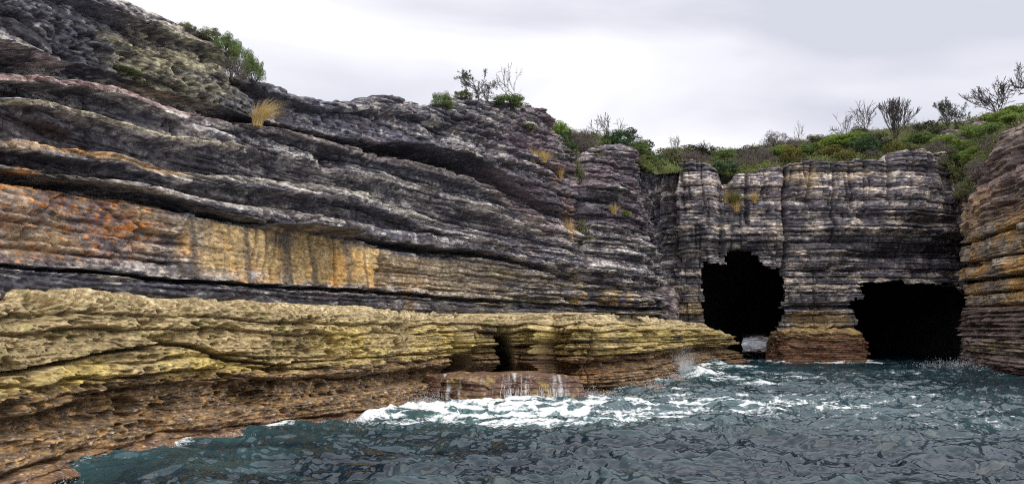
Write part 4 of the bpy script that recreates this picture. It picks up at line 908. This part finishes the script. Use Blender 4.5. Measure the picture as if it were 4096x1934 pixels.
def hit(dx, dy):
    d = Vector(ray(dx, dy)).normalized(); ok, loc, nrm, i, ob, m_ = scene.ray_cast(DG, Vector((0, 0, CAMZ)), d)
    return loc.copy() if ok else Vector(at(dx, dy, 40))
def drop(dx, Y, dflt=15):
    x = float(ray(dx, 330)[0])*Y; ok, loc, nrm, i, ob, m_ = scene.ray_cast(DG, Vector((x, Y, 90)), Vector((0, 0, -1)))
    return loc.copy() if ok and loc.z > 2 else Vector((x, Y, dflt))
G_SH = 'shrubs on the cliff tops'; G_DT = 'bare dead trees on the skyline'; G_GR = 'straw coloured grass tufts on the cliff ledges'
# mode h: rooted where the view ray meets the rock at (x, y); mode d: rooted on the ground at depth Y
PL = [
 # --- left cliff crest
 ('h', 470, 76, 24, 40, 'fine', 'olive', 1, 'small wispy heath tuft alone on the left crest, highest plant of that cliff'),
 ('h', 525, 104, 40, 66, 'fine', 'olive', 2, 'upright olive heath bush at the upper end of the left crest thicket'),
 ('h', 565, 134, 60, 72, 'fine', 'green', 3, 'spiky green heath bush in the middle of the left crest thicket'),
 ('h', 598, 178, 86, 76, 'fine', 'green', 4, 'taller spiky green bush behind the drooping grey one on the left crest'),
 ('h', 634, 206, 72, 62, 'fine', 'green', 5, 'grey green rounded spiky bush at the lower right end of the left crest thicket'),
 ('h', 582, 196, 66, 80, 'fine', 'grey', 6, 'drooping dry grey bush hanging below the left crest thicket'),
 ('h', 312, 190, 22, 66, 'flat', 'green', 7, 'small green creeping plant on a ledge of the pitted face, far left'),
 # --- middle crest
 ('h', 1112, 270, 44, 60, 'fine', 'green', 8, 'round green shrub on the middle crest left of the leafy small tree'),
 ('h', 1165, 252, 30, 50, 'heath', 'olive', 9, 'low olive shrub at the foot of the leafy small tree on the middle crest'),
 ('h', 1278, 268, 36, 80, 'dome', 'green', 10, 'green shrub under the tall bare tree on the middle crest'),
 ('h', 1330, 328, 34, 34, 'heath', 'green', 11, 'small green shrub growing out of the purple rock below the middle crest'),
 ('h', 1462, 608, 62, 56, 'open', 'olive', 12, 'olive bush half way down the vertical fissure beside straw grass'),
 ('h', 1497, 505, 13, 36, 'dome', 'bright', 13, 'tiny bright green plant on the ledge of the end buttress, left of the grass tuft'),
 ('h', 1574, 543, 16, 30, 'dome', 'bright', 14, 'tiny green plant on the end buttress, right of the straw tuft'),
 # --- slope behind the end buttress
 ('d', 1398, 47.5, 44, 60, 'dome', 'bright', 15, 'yellow green rounded shrub first on the slope after the purple crag'),
 ('d', 1415, 50, 48, 62, 'open', 'leafdull', 16, 'dull leafed shrub on the skyline just right of the purple crag'),
 ('d', 1450, 50, 56, 80, 'open', 'leafdull', 17, 'wide dark open shrub on the skyline above the grey dry bush'),
 ('d', 1420, 47, 54, 56, 'dome', 'dark', 18, 'dark green shrub wedged beside the purple crag low on the slope'),
 ('d', 1472, 48.5, 74, 74, 'dome', 'grey', 19, 'large dry grey bush in the middle of the slope behind the buttress'),
 ('d', 1442, 46.2, 78, 50, 'heath', 'olive', 20, 'olive heath bush in the gully left of the end buttress'),
 ('d', 1510, 50, 56, 70, 'dome', 'green', 21, 'green shrub just above the top of the end buttress'),
 ('d', 1552, 50, 50, 70, 'dome', 'dark', 22, 'dark green shrub trailing right of the buttress top'),
 ('d', 1590, 52, 62, 60, 'open', 'leafdull', 23, 'open brown leafed shrub on the skyline right of the bare leaning tree'),
 ('d', 1622, 54, 66, 50, 'open', 'leafdull', 24, 'last open brown shrub before the dip in the skyline'),
 ('d', 1600, 50.5, 40, 66, 'dome', 'green', 25, 'low bright shrub at the right end of the buttress slope'),
 ('d', 1645, 56, 36, 50, 'dome', 'dark', 26, 'small dark shrub at the bottom of the dip in the skyline'),
 ('h', 1610, 436, 60, 44, 'heath', 'olive', 27, 'olive heath bush hanging right of the end buttress'),
 ('h', 1655, 440, 22, 36, 'dome', 'olive', 28, 'small olive shrub on the broken rock left of the layered pillar'),
 ('h', 1636, 420, 34, 46, 'dome', 'green', 69, 'green shrub spilling over the corner between the end buttress and the back wall'),
 ('h', 1682, 436, 40, 44, 'open', 'olive', 70, 'thin olive scrub spilling down the dark corner left of the layered pillar'),
 # --- back cliff top, left to right
 ('d', 1700, 68, 52, 100, 'dome', 'olive', 29, 'broad olive shrub at the left end of the back cliff top'),
 ('d', 1745, 72, 50, 90, 'flat', 'leafdull', 30, 'flat topped dull shrub behind the first grey bushes on the back cliff'),
 ('d', 1695, 64, 48, 70, 'dome', 'grey', 31, 'dry grey bush above the gap left of the layered pillar'),
 ('d', 1745, 63.5, 46, 80, 'dome', 'grey', 32, 'dry grey bush right over the layered pillar'),
 ('d', 1690, 62, 52, 50, 'heath', 'olive', 33, 'olive heath growing in the corner left of the layered pillar'),
 ('d', 1815, 68, 50, 76, 'dome', 'green', 34, 'green shrub on the skyline right of the layered pillar'),
 ('d', 1822, 62.3, 42, 62, 'dome', 'dark', 35, 'vivid dark green shrub filling the top of the gully'),
 ('d', 1870, 64, 58, 66, 'dome', 'grey', 36, 'purple grey heath bush right of the gully'),
 ('d', 1915, 64.5, 58, 76, 'heath', 'grey', 37, 'purple grey heath bush second right of the gully'),
 ('d', 1890, 72, 42, 80, 'flat', 'leafdull', 38, 'dull flat shrub on the skyline behind the purple grey heath'),
 ('d', 1950, 70, 40, 90, 'flat', 'bright', 39, 'yellow green shrub below the grey burnt thicket'),
 ('d', 1958, 78, 62, 100, 'heath', 'grey', 40, 'grey burnt thicket standing high on the skyline left of the small bare tree'),
 ('d', 2003, 77, 42, 60, 'dome', 'grey', 41, 'rounded grey thicket directly under the small bare tree'),
 ('d', 1985, 64, 54, 66, 'heath', 'ygreen', 42, 'yellowish heath on the cliff edge above the first pale columns'),
 ('d', 2035, 66, 50, 70, 'dome', 'green', 43, 'green shrub on the cliff top above the pale yellow column'),
 ('d', 2052, 78, 42, 56, 'dome', 'olive', 44, 'round olive shrub on the skyline left of the tangled bare trees'),
 ('d', 2095, 77, 34, 66, 'dome', 'leafdull', 45, 'dark blue green shrub on the skyline under the tangled bare trees'),
 ('d', 2080, 65.5, 46, 80, 'dome', 'ygreen', 46, 'pale yellow green shrub on the cliff edge left of the bright green bank'),
 ('d', 2130, 70, 50, 130, 'flat', 'bright', 47, 'bright green wide bank of shrub in the middle of the back cliff top'),
 ('d', 2165, 65, 58, 90, 'dome', 'dark', 48, 'deep green shrub right below the bright green bank'),
 ('d', 2120, 63.2, 34, 60, 'open', 'ygreen', 49, 'small yellow green spiky shrub on the cliff edge below the bright bank'),
 ('d', 2165, 78, 46, 70, 'dome', 'olive', 50, 'olive shrub between the tangled bare trees on the skyline'),
 ('d', 2215, 67, 58, 84, 'dome', 'leafdull', 51, 'dull green shrub left of the foot of the broom shaped dead tree'),
 ('d', 2245, 63.4, 48, 60, 'heath', 'ygreen', 52, 'yellow tussocky shrub on the cliff edge beside the protruding block'),
 ('d', 2190, 63.3, 26, 60, 'heath', 'grey', 53, 'low reddish grey heath on the cliff edge between yellow shrubs'),
 ('d', 2310, 68, 50, 90, 'dome', 'green', 54, 'green shrub right of the foot of the broom shaped dead tree'),
 ('d', 2330, 77, 56, 76, 'open', 'leafdull', 55, 'open leafed shrub on the skyline between broom tree and leafy tree'),
 ('d', 2290, 63.8, 40, 70, 'open', 'olive', 56, 'olive scrub right behind the protruding block'),
 ('d', 2375, 66, 54, 80, 'dome', 'bright', 57, 'bright green shrub below the leafy dark tree'),
 ('d', 2355, 63.6, 44, 76, 'dome', 'grey', 58, 'dry grey brown scrub on the cliff edge right of the protruding block'),
 ('d', 2420, 66, 56, 90, 'flat', 'green', 59, 'flat green shrub under the grey skyline rocks'),
 ('d', 2415, 61.5, 50, 60, 'heath', 'olive', 60, 'olive scrub hanging in the dark corner between back and right cliffs'),
 ('h', 2428, 500, 70, 50, 'dome', 'olive', 71, 'dull shrub low in the dark corner between back and right cliffs'),
 ('h', 2462, 440, 46, 60, 'dome', 'grey', 72, 'grey brown shrub draped over the shoulder of the right cliff'),
 ('h', 2400, 420, 50, 60, 'dome', 'green', 73, 'green shrub at the right end of the back cliff edge'),
 ('d', 2465, 70, 46, 90, 'flat', 'bright', 61, 'bright green shrub below the big fan shaped bare tree'),
 ('d', 2450, 60, 44, 66, 'dome', 'bright', 62, 'small bright green shrub low beside the right cliff slope'),
 ('d', 2487, 80, 26, 30, 'dome', 'leafdull', 63, 'small round dark shrub on the skyline left of the fan shaped tree'),
 ('d', 2500, 58, 54, 90, 'dome', 'green', 64, 'green shrub on top of the right cliff left of the brightest bank'),
 ('d', 2545, 62, 52, 110, 'flat', 'bright', 65, 'brightest green bank of shrub near the right edge'),
 ('d', 2570, 50, 44, 90, 'flat', 'bright', 66, 'yellow green shrub leaning over the right cliff at the picture edge'),
 ('d', 2545, 78, 30, 60, 'dome', 'olive', 67, 'olive shrub on the skyline right of the fan shaped bare tree'),
 ('d', 2492, 53.5, 50, 60, 'heath', 'grey', 68, 'purple grey scrub on the slope where the right cliff top begins'),
]
TR = [
 ('h', 1200, 258, 84, 100, 'leafy', 3, 'leafy tree', 'small dark leafed spreading tree on the middle crest'),
 ('h', 1283, 268, 112, 66, 'lean', 21, 'dead tree', 'tall thin bare tree beside the dark leafy tree on the middle crest'),
 ('d', 1530, 52, 100, 90, 'lean', 5, 'dead tree', 'bare leaning tree among shrubs above the end buttress'),
 ('d', 1700, 72, 66, 44, 'lean', 6, 'dead tree', 'thin dead leaning branches at the left end of the back cliff top'),
 ('d', 1775, 74, 52, 50, 'fan', 7, 'dead tree', 'low bare twiggy tree above the layered pillar'),
 ('d', 2008, 80, 72, 26, 'lean', 8, 'dead tree', 'small narrow bare tree above the grey burnt thicket'),
 ('d', 2125, 78, 84, 72, 'lean', 9, 'dead tree', 'bare tangled tree, left one of the tangled group on the skyline'),
 ('d', 2172, 77, 104, 84, 'lean', 10, 'dead tree', 'bare tangled tree left next to the broom shaped tree, taller of the tangled group'),
 ('d', 2252, 73, 122, 76, 'broom', 11, 'dead tree', 'dense broom shaped dead tree on the back skyline'),
 ('d', 2288, 74, 84, 34, 'lean', 12, 'dead tree', 'thin bare sapling right against the broom shaped tree'),
 ('d', 2385, 76, 100, 80, 'leafy', 13, 'leafy tree', 'dark leafed slanting tree on the back skyline above the rocks'),
 ('d', 2418, 77, 54, 44, 'leafy', 14, 'leafy tree', 'small dark leafed tree right of the taller leafy one, over the rocks'),
 ('d', 2512, 76, 112, 112, 'fan', 15, 'dead tree', 'big fan shaped bare tree, clearest on the right skyline'),
 ('d', 2606, 62, 150, 110, 'fan', 16, 'dead tree', 'bare tree mostly cut off by the right picture edge'),
]
GRS = [
 ('h', 648, 312, 66, 80, 'straw', 1, .42, 'large straw coloured grass tuft leaning right on the left cliff ledge'),
 ('h', 1338, 402, 30, 40, 'straw', 2, .1, 'straw grass tuft at the left end of the dry grass ledge'),
 ('h', 1366, 406, 30, 44, 'straw', 3, .1, 'straw grass tuft at the right end of the dry grass ledge'),
 ('h', 1410, 448, 32, 26, 'straw', 4, 0, 'small straw tuft under the dry grass ledge'),
 ('h', 1434, 600, 50, 34, 'straw', 5, -.1, 'straw tuft on the pale rock left of the olive bush'),
 ('h', 1543, 536, 26, 36, 'straw', 6, 0, 'lone straw tuft on the end buttress'),
 ('h', 1822, 508, 34, 50, 'straw', 7, .1, 'straw grass tuft left in the gully beside the layered pillar'),
 ('h', 1848, 512, 38, 44, 'ygreen', 8, .1, 'greener grass tuft right in the gully beside the layered pillar'),
 ('h', 1852, 530, 26, 40, 'straw', 9, .1, 'lowest straw tuft trailing out of the gully'),
 ('h', 1898, 508, 28, 30, 'straw', 10, 0, 'reddish straw tuft under the first pale columns'),
]
pos = {}
for q in PL + TR + GRS: pos[id(q)] = hit(q[1], q[2]) if q[0] == 'h' else drop(q[1], q[2])
def child(nm, me, par, label=None):
    o = bpy.data.objects.new(nm, me); C.objects.link(o); o.parent = par; return o
rs = random.Random(5)
for q in PL:
    mode, x, y, h_, w_, style, kind, sd_, label = q; p = pos[id(q)]; k = p.y/FPX/SC
    e_ = empty('shrub', p, label, 'shrub', G_SH, rz=rs.uniform(0, 6.28), s=(w_*k*1.25, w_*k*1.25, h_*k*1.05))
    lm, sm_ = shrub_mesh(kind, style, sd_ % 5); child('foliage', lm, e_); child('stem', sm_, e_)
for q in TR:
    mode, x, y, h_, w_, style, sd_, cat, label = q; p = pos[id(q)]; k = p.y/FPX/SC
    parts = dead_mesh(sd_, style); xs = np.concatenate([np.array([v.co[:2] for v in me.vertices]).ravel() for n_, me in parts if n_ != 'trunk']); wid = np.percentile(np.abs(xs), 96)*2
    e_ = empty('tree', p-Vector((0, 0, .1)), label, cat, G_DT if cat == 'dead tree' else None, rz=0, s=(w_*k/wid*.95, w_*k/wid*.95, h_*k*1.1))
    for n_, me in parts: child(n_, me, e_)
for q in GRS:
    mode, x, y, h_, w_, kind, sd_, lean, label = q; p = pos[id(q)]; k = p.y/FPX/SC
    e_ = empty('grass_tuft', p + Vector((0, -.05, 0)), label, 'grass tuft', G_GR, s=(w_*k*1.25, w_*k*1.25, h_*k*1.3)); child('blades', grass_mesh(kind, sd_, lean), e_)
# skyline rocks on the hill
for i, (x, Y, w_, h_, lab) in enumerate(((2395, 75, 62, 34, 'dark rounded rock outcrop under the leafy dark tree on the skyline'), (2452, 76, 66, 24, 'long grey flat rock outcrop on the skyline left of the fan shaped tree'), (2045, 79, 40, 22, 'low grey rock showing through scrub on the skyline, mid hill'))):
    p = drop(x, Y); k = Y/FPX/SC
    o = rock('rock_outcrop', p.x, p.y, p.z-.6, w_*k/2, w_*k/3, h_*k+.6, '', c_grey, 30+i, n=140, m=60, strat=.05, power=2.6); tag(o, lab, 'rock')
# ground cover between the shrubs
rr = np.random.RandomState(77); pts_ = []
hp = np.empty(len(hill.data.vertices)*3, np.float32); hill.data.vertices.foreach_get('co', hp); hp = hp.reshape(180, 900, 3)
for i in range(11000):
    a = int(rr.rand()**1.3*148); b_ = int(rr.uniform(0, 880)); b_ = int(40+ b_*.78)
    p = hp[a, b_]
    if perlin(np.array(p[0]*.5), np.array(p[1]*.5), 9.) < -.25: continue
    s = rr.uniform(.25, .7); q = rr.normal(size=(34, 3)); q *= np.array([.5, .5, .42])*s; q[:, 2] = np.abs(q[:, 2]); pts_.append(p+q)
pts_ = np.vstack(pts_); V_, F_ = leaves(pts_, .085, rr, asp=.4, up=.6)
M_UND = mat_plain('undergrowth_leaf', (.24, .29, .09), (.17, .15, .09), .7, .35, .25)
tag(mesh_raw('undergrowth', V_, F_, None, M_UND, None, smooth=False), 'low mixed scrub covering the hill between the shrubs', 'undergrowth', None, 'stuff')
print('verts', sum(len(o.data.vertices) for o in scene.objects if o.type == 'MESH'))
